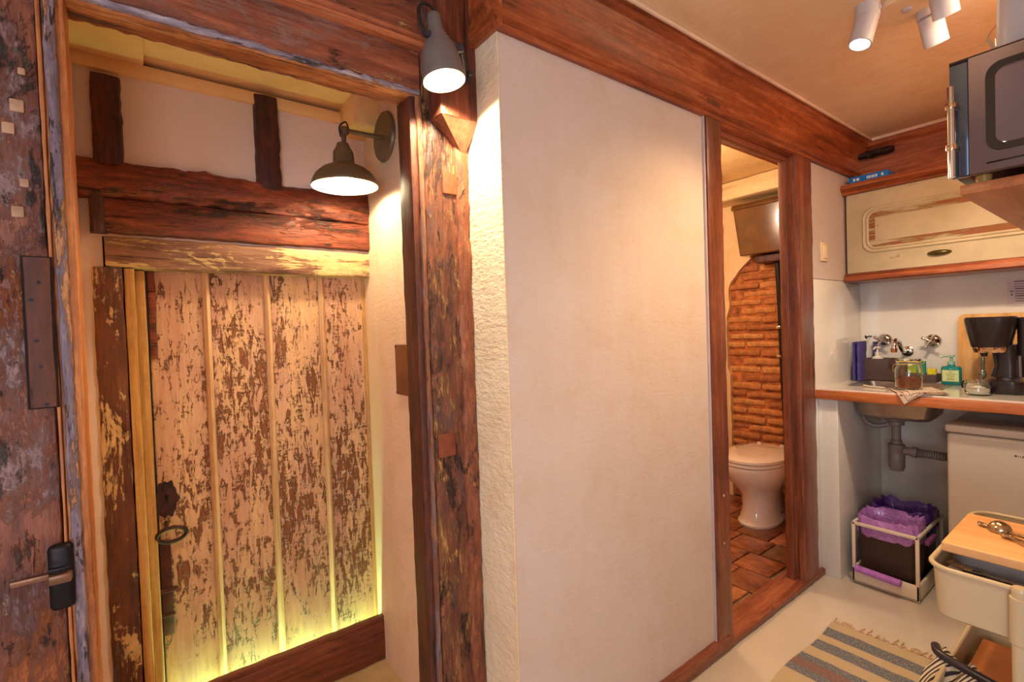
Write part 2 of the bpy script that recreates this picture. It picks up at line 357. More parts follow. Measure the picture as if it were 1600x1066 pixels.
# ---- bathroom shell
bm = BM(); bx(bm, -2.5, -1.12, 3.392, 3.5, 0, 2.3); struct('wall_bathroom_back', bm, plain('old_mortar', rgb(168, 98, 50), .9, 0, .3, 20, .8), 'dark mortar behind the bathroom bricks', 'wall')
brickwall = bpy.data.objects['wall_bathroom_back']
bm = BM(); bx(bm, -2.5, -2.42, 1.2, 3.5, 0, 2.3); bx(bm, -2.5, -1.12, 1.12, 1.2, 0, 2.3)
struct('wall_bathroom_side', bm, M['wall_bath'], 'cream plaster bathroom side wall', 'wall')
bm = BM(); bx(bm, -1.15, -1.10, 2.60, 3.45, 0, 2.3); struct('wall_bathroom_right', bm, M['wall_bath'], 'bathroom wall beside the right jamb', 'wall')
bm = BM(); bx(bm, -2.5, -1.12, 1.12, 3.5, 2.2, 2.28); struct('ceiling_bathroom', bm, M['ceil_bath'], 'ochre plaster bathroom ceiling', 'ceiling')
bm = BM(); bx(bm, -2.5, -1.09, 1.12, 3.5, -.06, -.012); bfl = struct('floor_bathroom', bm, plain('tile_grout', rgb(128, 96, 70), .9, 0, .2, 20, .4), 'grouted bathroom floor bed', 'floor')

# terracotta tiles: pieces of the bathroom floor
tm = []
for k, c in enumerate([(146, 84, 52), (128, 72, 44), (160, 98, 62), (120, 76, 44)]):
    tm.append(wood('terracotta_%d' % k, rgb(c[0]*.55, c[1]*.5, c[2]*.5), rgb(*c), rgb(min(255, c[0]*1.3), c[1]*1.35, c[2]*1.4), 'y', 9, .7,
                   [(rgb(80, 40, 28), 14, .8, .62, .06, 3), (rgb(206, 160, 122), 18, .9, .70, .03, 5)], .28, .5, .25, seed=30+k))
proto = []
for k in range(4):
    b = BM(); bx(b, -.094, .094, -.094, .094, -.014, .0, .004)
    bmesh.ops.subdivide_edges(b, edges=[e for e in b.edges if e.calc_length() > .1], cuts=2, use_grid_fill=True)
    for v in b.verts:
        v.co.z += noise.noise(v.co*14+Vector((k*9, 0, 0)))*.0025
    me = bpy.data.meshes.new('floor_tile'); b.to_mesh(me); b.free(); me.materials.append(tm[k]); me.shade_smooth(); me.set_sharp_from_angle(angle=.7); proto.append(me)
for i in range(5):
    for j in range(9):
        x = -1.20-.197*i-(.0 if j % 2 else .05); y = 1.70+.197*j
        if y > 3.33: continue
        o = bpy.data.objects.new('floor_tile', proto[(i*7+j*3+(i*j) % 3) % 4]); COL.objects.link(o); o.parent = bfl
        o.location = (x, y, random.uniform(-.001, .001)); o.rotation_euler = (0, 0, random.choice([0, PI/2, PI])+random.uniform(-.02, .02))

# bricks: pieces of the bathroom back wall
bmats = [plain('brick_red_%d' % k, rgb(*c), .85, 0, .22, 26, .9) for k, c in enumerate([(190, 124, 68), (176, 108, 58), (198, 136, 78), (164, 98, 54)])]
bprot = []
for k in range(6):
    b = BM(); timber(b, -.122, .122, -.05, .0, -.0255, .0255, 'x', .006, .014, .02, k*7, 22)
    me = bpy.data.meshes.new('brick'); bmesh.ops.recalc_face_normals(b, faces=b.faces[:]); b.to_mesh(me); b.free(); me.materials.append(bmats[k % 4]); me.shade_smooth(); bprot.append(me)
row = 0; z = .10
while z < 1.80:
    x = -2.02+(.12 if row % 2 else 0)+random.uniform(-.02, .02)
    while x < -1.16:
        edge = -1.80+.03*math.sin(z*9)+(.0 if z < 1.55 else (z-1.55)*.9)
        if x+.10 > edge:
            o = bpy.data.objects.new('brick', random.choice(bprot)); COL.objects.link(o); o.parent = brickwall
            o.location = (x, 3.42+random.uniform(-.006, .012), z+random.uniform(-.003, .003)); o.scale = (random.uniform(.9, 1.0), 1, random.uniform(.85, 1.08))
            o.rotation_euler = (0, random.uniform(-.012, .012), 0)
        x += .25
    z += .0585; row += 1
# plaster left over on the brick wall, with a ragged edge
bm = BM(); K = 60; F, Bk = [], []
def edge_at(z): return -1.865+.012*noise.noise(Vector((0, 0, z*9)))+.008*noise.noise(Vector((3, 0, z*30)))+(0 if z < 1.52 else (z-1.52)*.95)-(.02 if .9 < z < 1.3 else 0)
pts = [(edge_at(.0+2.2*i/K), 2.2*i/K) for i in range(K+1)]
pts = [(min(p[0], -1.2), p[1]) for p in pts]
r0 = [(-2.45, 3.43, 0)]+[(x, 3.43, z) for x, z in pts]+[(-2.45, 3.43, 2.2)]
for i in range(K):
    (xa, za), (xb, zb) = pts[i], pts[i+1]
    prism(bm, [(-2.45, 3.43, za), (xa, 3.43, za), (xb, 3.43, zb), (-2.45, 3.43, zb)], (0, -.075, 0))
bmesh.ops.remove_doubles(bm, verts=bm.verts, dist=1e-5)
part('plaster_coat', bm, M['wall_bath'], brickwall)
bm = BM(); timber(bm, -2.42, -1.13, 3.16, 3.42, 2.075, 2.20, 'x', .006, .012, .05, 3)
struct('trim_1', bm, wood('whitewashed_beam', rgb(190, 150, 96), rgb(220, 184, 130), rgb(236, 208, 160), 'x', 10, .1, [], .7, .6, seed=40), 'whitewashed ceiling beam above the high cistern', 'beam')
bm = BM(); timber(bm, -2.42, -1.13, 3.38, 3.42, 1.93, 1.955, 'x', .004, .006, .05, 5)
struct('trim_2', bm, M['stud'], 'thin dark batten below the whitewashed beam', 'trim')

# ================================================================= DOOR 1: old plank door in the alcove
flake_cache = {}
def flaked(name, seed, g=(206, 156, 122)):
    mt, nt, b = newmat(name)
    tan = rgb(*g)
    n0 = noi(nt, mapped(nt, (9, 9, 1.6)), 1, 5, .6, .2, seed)
    fine = noi(nt, mapped(nt, (90, 90, 9)), 1, 4, .6, 0, seed+1)
    col = ramp(nt, n0, [(.30, rgb(196, 134, 100)), (.45, tan), (.58, rgb(222, 174, 124)), (.72, rgb(180, 138, 124))])
    col = mix(nt, mth(nt, 'MULTIPLY', ramp(nt, fine, BW(.45, .75)), .4), col, rgb(150, 104, 74))
    # flakes: vertical slabs with torn horizontal ends
    a = noi(nt, mapped(nt, (58, 58, 15)), 1, 9, .70, .9, seed+2)
    c = noi(nt, mapped(nt, (40, 40, 120)), 1, 4, .7, .3, seed+5)
    d = noi(nt, mapped(nt, (5, 5, 2.4)), 1, 3, .5, 0, seed+4)
    sep = N(nt, 'ShaderNodeSeparateXYZ'); nt.links.new(mapped(nt, (1, 1, 1)), sep.inputs[0])
    low = N(nt, 'ShaderNodeMapRange'); nt.links.new(sep.outputs[2], low.inputs[0])
    for i_, v_ in ((1, .20), (2, .42), (3, -.06), (4, .0)): low.inputs[i_].default_value = v_
    s = mth(nt, 'ADD', mth(nt, 'MULTIPLY', a, .60), mth(nt, 'ADD', mth(nt, 'MULTIPLY', c, .18), mth(nt, 'ADD', mth(nt, 'MULTIPLY', d, .20), .05)))
    s = mth(nt, 'ADD', s, low.outputs[0])
    hi_ = N(nt, 'ShaderNodeMapRange'); nt.links.new(sep.outputs[2], hi_.inputs[0])
    for i_, v_ in ((1, .95), (2, 1.35), (3, 0), (4, -.028)): hi_.inputs[i_].default_value = v_
    s = mth(nt, 'ADD', s, hi_.outputs[0])
    k = ramp(nt, s, BW(.556, .570))
    edge = ramp(nt, s, [(.540, (0, 0, 0, 1)), (.556, (1, 1, 1, 1)), (.570, (0, 0, 0, 1))])
    # crackle
    vo = N(nt, 'ShaderNodeTexVoronoi', feature='DISTANCE_TO_EDGE'); nt.links.new(mapped(nt, (60, 60, 22)), vo.inputs['Vector']); vo.inputs['Scale'].default_value = 1
    cr = mth(nt, 'MULTIPLY', ramp(nt, vo.outputs[0], [(0, (1, 1, 1, 1)), (.06, (0, 0, 0, 1))]), ramp(nt, s, BW(.50, .56)))
    col = mix(nt, mth(nt, 'MULTIPLY', cr, .55), col, rgb(96, 52, 28))
    brown = mix(nt, fine, rgb(96, 50, 28), rgb(164, 98, 54))
    col = mix(nt, k, col, brown); col = mix(nt, mth(nt, 'MULTIPLY', edge, .5), col, rgb(60, 30, 18))
    nt.links.new(col, b.inputs['Base Color']); b.inputs['Roughness'].default_value = .5
    h = mth(nt, 'SUBTRACT', mth(nt, 'MULTIPLY', fine, .15), mth(nt, 'ADD', mth(nt, 'MULTIPLY', k, .8), mth(nt, 'MULTIPLY', cr, .3)))
    bump(nt, b, h, .9, .006)
    return mt
FL = [flaked('flaked_paint_%d' % i, i*13.7) for i in range(4)]
iron = plain('rusty_iron', rgb(62, 34, 26), .5, .4, .25, 30, .5)
blackiron = plain('black_iron', rgb(30, 24, 28), .45, .6, .2, 30, .4)
d1 = thing('door_1', 'old flaked-paint plank door with iron ring handle at back of the alcove', 'door', (-1.84, .33, 0), kind='structure')
ys = [.005, .160, .340, .521, .695]
for i in range(4):
    bm = BM(); timber(bm, -1.90, -1.862, ys[i]+.002, ys[i+1]-.002, .06, 1.482, 'z', .0015, .004, .03, i)
    part('plank', bm, FL[i], d1)
bead = wood('pale_bead_wood', rgb(170, 118, 76), rgb(210, 164, 122), rgb(232, 196, 156), 'z', 24, .05, [(rgb(120, 76, 48), 26, .1, .68, .03, 3)], .5, .3, seed=50)
for y in (.160, .340, .521):
    bm = BM(); prism(bm, [(-1.862, y-.011, .06), (-1.853, y-.009, .06), (-1.846, y, .06), (-1.853, y+.009, .06), (-1.862, y+.011, .06)], (0, 0, 1.42))
    bm2 = bm; part('cover_bead', bm, bead, d1)
bm = BM(); timber(bm, -1.872, -1.852, .005, .030, 1.2, 1.482, 'z', .003, .006, .03, 2); part('hinge_stile', bm, M['beam'], d1)
bm = BM(); timber(bm, -1.88, -1.856, .672, .700, .06, 1.48, 'z', .002, .005, .03, 4); part('edge_stile', bm, M['inner_strip'], d1)
bm = BM(); timber(bm, -1.90, -1.80, -.085, .70, 1.468, 1.562, 'y', .004, .006, .03, 6); part('frame_head', bm, M['head_paint'], d1)
bm = BM(); timber(bm, -1.90, -1.80, -.118, -.045, .0, 1.470, 'z', .004, .006, .03, 7); part('frame_post', bm, M['frame_patch'], d1, 'brown frame post with cream and grey patches')
bm = BM(); timber(bm, -1.90, -1.803, -.046, -.020, .0, 1.468, 'z', .0015, .004, .03, 8)
timber(bm, -1.895, -1.83, -.022, .004, .0, 1.466, 'z', .0015, .004, .03, 9); part('frame_strip', bm, M['inner_strip'], d1, 'honey-coloured strip beside the planks')
bm = BM(); timber(bm, -1.90, -1.83, .695, .715, .0, 1.47, 'z', .002, .003, .03, 10); part('frame_strip', bm, M['inner_strip'], d1)
bm = BM(); timber(bm, -1.821, -1.795, -.05, .690, .0, .155, 'y', .003, .006, .03, 11)
part('sill_board', bm, M['sill'], d1, 'reddish-brown sill board')
bm = BM(); timber(bm, -1.824, -1.797, -.05, .690, .150, .172, 'y', .002, .005, .03, 12); part('sill_cap', bm, M['sill'], d1)
# light strip behind the sill
bm = BM(); cyl(bm, (-1.836, .0, .04), (-1.836, .66, .04), .004, None, 8)
part('light_strip', bm, emis('yellow_green_led', (.50, .95, .18, 1), 14), d1, 'glowing yellow-green light strip behind the sill')
l = area('sill_strip_light', (-1.842, .33, .10), (-.12, 0, 1), .66, .010, 4.6, (.50, 1, .40)); l.rotation_euler = Matrix(((0, -.964, .266), (1, 0, 0), (0, -.266, -.964))).to_euler()
l.location = (-1.836, .33, .05)
# escutcheon: spiky leaf-shaped plate with a keyhole
bm = BM(); sh = []
for i in range(40):
    a = 2*PI*i/40; r = .034+.0025*math.cos(6*a)+.0022*math.cos(11*a+.6)
    sh.append((-1.862, .030+r*.85*math.cos(a), .762+r*1.65*math.sin(a)))
prism(bm, sh, (.006, 0, 0))
lathe(bm, [(.012, 0), (.011, .004), (.002, .006)], (-1.856, .030, .80), (1, 0, 0), 12)
es = part('escutcheon', bm, iron, d1, 'leaf-shaped rusty keyhole plate')
bm = BM(); bx(bm, -1.857, -1.8545, .0265, .0335, .752, .772, .002); cyl(bm, (-1.857, .030, .772), (-1.8545, .030, .772), .005, None, 12)
part('keyhole', bm, plain('hole_dark', rgb(10, 8, 8), .8), es)
bm = BM(); tube(bm, [(-1.835+.012*math.sin(a)*.5, .038+.038*math.cos(a), .655+.024*math.sin(a)) for a in [2*PI*i/28 for i in range(28)]], .006, 10, True)
rh = part('ring_handle', bm, iron, d1, 'oval iron ring handle')
bm = BM(); tube(bm, [(-1.862, .026, .69), (-1.842, .026, .688), (-1.835, .026, .680)], .005, 8); part('ring_staple', bm, iron, rh)
bm = BM(); bx(bm, -1.862, -1.850, .006, .034, .34, .63, .003); bx(bm, -1.852, -1.842, .000, .046, .475, .49, .003); bx(bm, -1.852, -1.844, .004, .038, .40, .412, .003)
part('bolt', bm, plain('bolt_brown', rgb(84, 40, 24), .5, .2, .2, 18, .4), d1, 'long brown bolt bar below the ring')

# timbers above the plank door
for (nm, lab, z0, z1, x1, mt, sd) in (('lintel_beam', 'upper rough red-brown beam across the alcove back wall', 1.655, 1.785, -1.775, M['beam'], 3), ('lintel_beam', 'lower reddish beam resting on the painted door head', 1.564, 1.672, -1.785, M['beam'], 8)):
    bm = BM(); timber(bm, -1.86, x1, -.135 if z0 > 1.6 else -.11, .69, z0, z1, 'y', .016 if z0 > 1.6 else .007, .02 if z0 > 1.6 else .010, .02, sd, 7)
    tag(obj(nm, bm, mt), lab, 'beam')
bm = BM(); timber(bm, -1.85, -1.783, -.103, -.028, 1.76, 2.012, 'z', .008, .012, .02, 2)
tag(obj('wall_stud', bm, M['stud']), 'short dark stud at left of the alcove back wall', 'stud')
bm = BM(); timber(bm, -1.85, -1.783, .312, .392, 1.75, 2.06, 'z', .006, .010, .02, 5)
tag(obj('wall_stud', bm, M['stud']), 'dark stud in the middle of the alcove back wall', 'stud')
bm = BM(); timber(bm, -1.85, -1.778, -.118, -.075, 1.565, 1.68, 'z', .006, .010, .02, 6)
tag(obj('beam_stub', bm, M['stud']), 'small dark post stub under the left end of the beams', 'beam')
bm = BM(); bx(bm, -1.576, -1.452, .678, .686, 1.045, 1.215, .003); o = tag(obj('cover_plate', bm, M['plate_wood']), 'brown rectangular cover plate on the alcove side wall', 'plate')
for (a, c) in ((-1.57, 1.052), (-1.458, 1.052), (-1.57, 1.208), (-1.458, 1.208)):
    bm = BM(); cyl(bm, (a, .6785, c), (a, .6765, c), .003, None, 10); obj('screw', bm, iron, o)

# ================================================================= DOOR 2: outer weathered frame
d2 = thing('door_2', 'heavy weathered timber door frame around the alcove opening', 'door frame', (-1.2, .25, 0), kind='structure')
bm = BM(); timber(bm, -1.25, -1.165, -.13, .60, 1.885, 2.0, 'y', .003, .006, .03, 1); timber(bm, -1.28, -1.172, -.3, .75, 2.0, 2.2, 'y', .004, .006, .04, 14)
part('head_board', bm, M['wood_y'], d2)
bm = BM(); timber(bm, -1.245, -1.164, -.115, .60, 1.864, 1.892, 'y', .005, .008, .015, 2, 20); part('head_lip', bm, M['lip'], d2, 'worn honey-brown soffit lip of the head')
bm = BM(); timber(bm, -1.175, -1.154, -.13, .595, 1.868, 1.888, 'y', .005, .008, .012, 22, 24); part('head_bead', bm, M['blue_y'], d2, 'worn bluish-white bead along the lower edge of the head')
bm = BM(); prism(bm, [(-1.172, -.3, 1.988), (-1.150, -.3, 1.992), (-1.143, -.3, 2.002), (-1.150, -.3, 2.010), (-1.143, -.3, 2.020), (-1.160, -.3, 2.030), (-1.172, -.3, 2.032)], (0, .93, 0))
part('head_bead', bm, wood('bead_wood', rgb(96, 44, 26), rgb(168, 92, 58), rgb(206, 134, 90), 'y', 30, .05, [], .45, .5, seed=6), d2, 'moulded bead above the head board')
bm = BM(); timber(bm, -1.245, -1.165, .566, .590, 0, 1.868, 'z', .003, .005, .03, 3); part('jamb', bm, M['stud'], d2)
bm = BM(); timber(bm, -1.20, -1.158, .584, .603, 0, 1.87, 'z', .003, .007, .02, 4, 15); part('jamb_bead', bm, M['lip_z'], d2, 'worn grey-cream bead of the right jamb')
bm = BM(); timber(bm, -1.25, -1.163, .600, .745, 0, 2.2, 'z', .005, .010, .02, 5, 12); part('post', bm, M['wood_z'], d2, 'scarred orange-brown right post')
bm = BM(); timber(bm, -1.20, -1.152, .690, .742, 0, 1.80, 'z', .005, .014, .02, 6, 12); part('post_edge', bm, M['beam'] if False else wood('post_edge_wood', rgb(84, 42, 28), rgb(140, 76, 48), rgb(184, 120, 80), 'z', 28, .3, [(rgb(190, 140, 100), 30, .5, .60, .03, 2), (rgb(70, 36, 28), 16, .4, .58, .04, 5)], .5, .8, seed=60), d2)
for (y, z, s) in ((.680, 1.655, .028), (.640, .945, .030)):
    bm = BM(); timber(bm, -1.168, -1.156, y-s, y+s, z-s, z+s, 'z', .004, .005, .015, y*30, 20); part('peg', bm, plain('peg_wood', rgb(132, 66, 40), .6, 0, .2, 25, .6), d2)
# corbel on top of the post
bm = BM(); timber(bm, -1.175, -1.105, .625, .748, 1.815, 2.2, 'z', .003, .005, .03, 7)
cb = part('corbel', bm, wood('corbel_wood', rgb(58, 26, 18), rgb(108, 52, 34), rgb(150, 84, 56), 'z', 20, .15, [], .45, .6, seed=61), d2, 'projecting corbel block with pyramid foot')
bm = BM(); q = [Vector((-1.17, .630, 1.815)), Vector((-1.108, .630, 1.815)), Vector((-1.108, .744, 1.815)), Vector((-1.17, .744, 1.815))]
vs = ring(bm, q); tp = bm.verts.new((-1.162, .725, 1.735)); bm.faces.new(vs)
for i in range(4): bm.faces.new((vs[i], vs[(i+1) % 4], tp))
part('pyramid_foot', bm, M['jamb_z'], cb)
# left side
bm = BM(); timber(bm, -1.245, -1.165, -.128, -.092, 0, 1.868, 'z', .003, .005, .03, 8); part('jamb', bm, M['orange_z'], d2, 'raw orange inner left jamb')
bm = BM(); timber(bm, -1.20, -1.154, -.124, -.103, 0, 2.0, 'z', .003, .007, .015, 9, 22); part('jamb_bead', bm, M['blue_z'], d2, 'bluish worn bead of the left jamb')
bm = BM(); timber(bm, -1.2, -1.160, -.132, -.124, 0, 2.0, 'z', .002, .003, .03, 19); part('jamb_fillet', bm, M['orange_z'], d2)
bm = BM(); timber(bm, -1.20, -1.165, -.60, -.130, 0, 2.1, 'z', .003, .006, .03, 10, 9)
lf = tag(obj('weathered_board', bm, M['leaf_z']), 'wide weathered dark board at far left with pegs and inset patch', 'board')
bm = BM(); timber(bm, -1.167, -1.1555, -.164, -.128, 1.145, 1.403, 'z', .0015, .004, .03, 11)
gp_ = BM(); bx(gp_, -1.163, -1.1597, -.1662, -.1262, 1.1425, 1.4055, .001); obj('patch_gap', gp_, plain('gap_dark', rgb(26, 14, 12), .9), lf)
pt = obj('inset_patch', bm, M['patch_wood'], lf); pt['label'] = 'darker rectangular inset patch'
for (y, z) in ((-.144, 1.36), (-.151, 1.26), (-.147, 1.215), (-.142, 1.15), (-.155, 1.33)):
    bm = BM(); cyl(bm, (-1.158, y, z), (-1.1555, y, z), .003, None, 8); obj('nail', bm, blackiron, pt)
cw = plain('pale_dowel', rgb(168, 130, 104), .6, 0, .15, 30, .3)
for (y, z, s) in ((-.166, 1.480, .008), (-.156, 1.53, .006), (-.172, 1.62, .008), (-.160, 1.66, .009), (-.195, 1.70, .009), (-.152, 1.72, .005)):
    bm = BM(); bx(bm, -1.167, -1.1625, y-s, y+s, z-s*1.2, z+s*1.2, .002); obj('dowel', bm, cw, lf)
bm = BM(); bx(bm, -1.166, -1.146, -.152, -.118, .79, .905, .012, 3); bx(bm, -1.150, -1.138, -.150, -.122, .862, .868, .002)
kp = obj('lock_keeper', bm, blackiron, lf); kp['label'] = 'black iron lock keeper'
bm = BM(); bx(bm, -1.150, -1.132, -.150, -.120, .842, .858, .003); bx(bm, -1.165, -1.155, -.2, -.145, .846, .856, .002)
obj('keeper_staple', bm, plain('brown_steel', rgb(120, 84, 64), .4, .6, .2), kp)

# ================================================================= CORNICE
def profA(y): # (x, z) section on wall A, protruding towards +X
    return [(-1.12, y, 2.010), (-.992, y, 2.010), (-.985, y, 2.018), (-.992, y, 2.026), (-.980, y, 2.036), (-.980, y, 2.046), (-.994, y, 2.056), (-.994, y, 2.075), (-.978, y, 2.13), (-.955, y, 2.165), (-.953, y, 2.172), (-.935, y, 2.182), (-.935, y, 2.196), (-.925, y, CZ), (-1.12, y, CZ)]
bm = BM(); prism(bm, profA(.722), (0, 2.478, 0))
tag(obj('trim_3', bm, M['cornice_y']), 'long varnished wooden cornice above the pink wall', 'cornice', kind='structure')
bm = BM(); prism(bm, [(-1.12, .722, 2.010), (-1.12, .722, CZ), (-1.12, .70, CZ)], (.001, 0, 0)); bm.free()
bm = BM()
P = [(.742, 2.008), (.728, 2.008), (.721, 2.018), (.726, 2.026), (.716, 2.036), (.716, 2.048), (.728, 2.056), (.728, CZ), (.742, CZ)]
prism(bm, [(-1.165, y, z) for y, z in P], (.182, 0, 0))
tag(obj('trim_4', bm, M['cornice_x']), 'short return of the wooden cornice beside the corbel', 'cornice', kind='structure')
bm = BM()
P = [(3.2, 1.97), (3.16, 1.97), (3.152, 1.985), (3.165, 2.0), (3.165, 2.14), (3.15, 2.165), (3.135, 2.182), (3.13, CZ-.004), (3.2, CZ-.004)]
prism(bm, [(-1.0, y, z) for y, z in P], (1.35, 0, 0))
tag(obj('trim_5', bm, M['cornice_x']), 'wooden cornice above the painted wall cabinet', 'cornice', kind='structure')
bm = BM(); timber(bm, -1.00, -.83, 3.10, 3.166, 2.105, 2.150, 'x', .012, .015, .015, 4, 16)
tag(obj('corner_hole_block', bm, plain('dark_hole_wood', rgb(44, 24, 16), .7, 0, .4, 30, 1.0)), 'dark rough block standing in for the dark hole in the cornice corner', 'beam')  # near-black colour gives the darkness of a hole in the corner
cw2 = M['ceil']
bm = BM(); bx(bm, -.927, -.917, .70, 3.13, CZ-.012, CZ, .003); bx(bm, -.92, .35, 3.118, 3.129, CZ-.016, CZ, .003)
tag(obj('trim_6', bm, plain('pale_caulk', rgb(232, 200, 176), .6)), 'thin pale fillet between cornice and ceiling', 'trim', kind='structure')

# ================================================================= DOOR 3: bathroom frame
d3 = thing('door_3', 'narrow varnished wooden frame of the bathroom doorway', 'door frame', (-1.06, 2.1, 0), kind='structure')
bm = BM(); timber(bm, -1.12, -.992, 1.665, 1.768, .03, 2.085, 'z', .003, .006, .03, 1); part('left_jamb', bm, M['jamb_z'], d3)
bm = BM(); timber(bm, -1.07, -.994, 2.405, 2.562, .03, 2.045, 'z', .003, .006, .03, 2); part('right_jamb', bm, M['jamb_z'], d3)
bm = BM(); timber(bm, -1.07, -1.032, 2.378, 2.408, .03, 2.0, 'z', .002, .003, .04, 3); part('door_stop', bm, M['jamb_z'], d3)
bm = BM(); timber(bm, -1.07, -.994, 1.755, 2.42, 2.006, 2.062, 'y', .003, .006, .03, 4); part('head', bm, M['cornice_y'], d3)
bm = BM(); timber(bm, -1.07, -1.032, 1.755, 2.405, 1.984, 2.010, 'y', .002, .003, .04, 5); part('door_stop', bm, M['jamb_y'], d3)
bm = BM(); timber(bm, -1.11, -.988, 1.72, 2.645, -.0, .034, 'y', .003, .008, .03, 6); part('threshold', bm, M['jamb_y'], d3, 'worn wooden threshold')
bm = BM(); lathe(bm, [(.006, 0), (.005, .002), (.001, .003)], (-.991, 1.715, .60), (1, 0, 0), 12); lathe(bm, [(.005, 0), (.004, .002), (.001, .003)], (-.991, 1.71, .42), (1, 0, 0), 12)
lathe(bm, [(.005, 0), (.004, .002), (.001, .003)], (-.993, 2.40, 2.028), (1, 0, 0), 12); part('screw_plug', bm, plain('plug', rgb(190, 150, 130), .5), d3)
bm = BM(); timber(bm, -1.02, -.985, .70, 1.74, 0, .062, 'y', .003, .008, .03, 7)
tag(obj('baseboard_left', bm, M['jamb_y']), 'reddish wooden skirting below the pink wall', 'skirting', kind='structure')
bm = BM(); bx(bm, -1.01, -1.0, 1.658, 1.664, .05, 2.10, .002)
tag(obj('trim_7', bm, plain('grey_caulk', rgb(196, 176, 176), .5)), 'thin pale caulk bead beside the left bathroom jamb', 'trim', kind='structure')

# ================================================================= LAMPS
dk = plain('brown_bronze_enamel', rgb(112, 92, 68), .4, .3, .08, 20)
inn = plain('white_enamel_inside', rgb(250, 240, 214), .4)
bulbm = emis('warm_bulb', (1, .86, .55, 1), 25)
lp = thing('wall_lamp', 'dark domed lamp on a round plate on the alcove side wall', 'lamp', (-1.60, .686, 1.93))
bm = BM(); lathe(bm, [(0.001, .0), (.082, 0), (.084, .004), (.080, .012), (.02, .016), (.001, .017)], (-1.60, .686, 1.93), (0, -1, 0), 40); part('wall_plate', bm, dk, lp)
bm = BM(); cyl(bm, (-1.6, .672, 1.925), (-1.6, .548, 1.922), .0075, None, 14); lathe(bm, [(.001, -.014), (.012, -.012), (.014, 0), (.012, .012), (.001, .014)], (-1.6, .545, 1.92), (0, 0, 1), 16)
cyl(bm, (-1.6, .543, 1.92), (-1.6, .541, 1.882), .008, None, 12); part('arm', bm, dk, lp)
bm = BM(); tube(bm, curve([(-1.6, .56, 1.928), (-1.588, .545, 1.945), (-1.588, .525, 1.925), (-1.59, .528, 1.895)]), .0025, 8); part('cord', bm, plain('black_cord', rgb(20, 16, 16), .5), lp)
bm = BM(); c0 = Vector((-1.6, .540, 1.738))
outer = [(.104, 0), (.105, .004), (.101, .018), (.090, .038), (.070, .056), (.045, .068), (.036, .073), (.034, .078), (.032, .110), (.029, .116), (.022, .128), (.018, .140), (.001, .143)]
lathe(bm, outer, c0, (0, -.02, 1), 48, False)
sh = part('lamp_shade', bm, dk, lp)
bm = BM(); lathe(bm, [(.1035, .0005), (.099, .017), (.088, .036), (.068, .053), (.043, .064), (.02, .068), (.001, .069)], c0, (0, -.02, 1), 48, False); lathe(bm, [(.104, 0), (.1035, .0005)], c0, (0, -.02, 1), 48, False)
part('shade_lining', bm, inn, sh, 'white enamel lining')
bm = BM(); lathe(bm, [(.001, -.032), (.016, -.028), (.026, -.012), (.027, .0), (.022, .018), (.013, .034), (.012, .05)], c0+Vector((0, 0, .022)), (0, 0, 1), 24); part('bulb', bm, bulbm, lp, 'glowing warm bulb')

gm = plain('grey_matt_metal', rgb(112, 102, 104), .5, .2, .05, 20)
l2 = thing('bullet_lamp', 'grey bottle-shaped spot lamp on the corbel top', 'lamp', (-1.105, .66, 1.96))
rim = Vector((-1.03, .596, 1.853)); tpv = Vector((-1.045, .585, 1.985)); ax = (tpv-rim).normalized()
bm = BM(); lathe(bm, [(.051, 0), (.0515, .002), (.051, .015), (.048, .045), (.041, .075), (.030, .100), (.021, .118), (.018, .135), (.017, .160), (.012, .166), (.001, .167)], rim, ax, 40, False)
sh = part('lamp_shade', bm, gm, l2)
bm = BM(); lathe(bm, [(.051, 0), (.049, .001), (.048, .020), (.044, .048), (.034, .072), (.026, .080), (.001, .082)], rim, ax, 40, False); part('shade_lining', bm, inn, sh, 'cream lining')
bm = BM(); lathe(bm, [(.001, -.026), (.014, -.022), (.022, -.008), (.022, .004), (.015, .022), (.012, .03)], rim+ax*.052, ax, 24); part('bulb', bm, emis('warm_bulb_soft', (1, .86, .55, 1), 7), l2, 'glowing warm bulb')
bm = BM(); lathe(bm, [(.001, 0), (.022, 0), (.022, .006), (.001, .007)], (-1.106, .70, 1.93), (1, 0, 0), 20)
cyl(bm, (-1.10, .70, 1.93), (-1.06, .665, 1.962), .007, None, 10); cyl(bm, (-1.06, .665, 1.962), (-1.046, .610, 1.975), .006, None, 10)
lathe(bm, [(.001, -.014), (.013, -.012), (.013, .012), (.001, .014)], (-1.06, .655, 1.963), (.3, 1, .2), 16)
lathe(bm, [(.001, -.006), (.007, -.005), (.007, .005), (.001, .006)], (-1.085, .705, 1.925), (.3, 1, .2), 12)
gm2 = plain('dark_grey_metal', rgb(70, 66, 78), .4, .6); part('bracket', bm, gm2, l2)
bm = BM(); lathe(bm, [(.001, -.008), (.009, -.007), (.009, .007), (.001, .008)], (-1.03, .553, 1.952), (0, 1, 0), 12); part('cord_knob', bm, gm2, l2)
bm = BM(); tube(bm, curve([(-1.03, .553, 1.955), (-1.03, .538, 1.975), (-1.03, .536, 2.005), (-1.035, .553, 2.025), (-1.04, .582, 2.020), (-1.06, .61, 1.99), (-1.08, .64, 1.955), (-1.09, .665, 1.935)]), .0035, 8)
part('cord', bm, plain('black_cord', rgb(20, 16, 16), .5), l2)

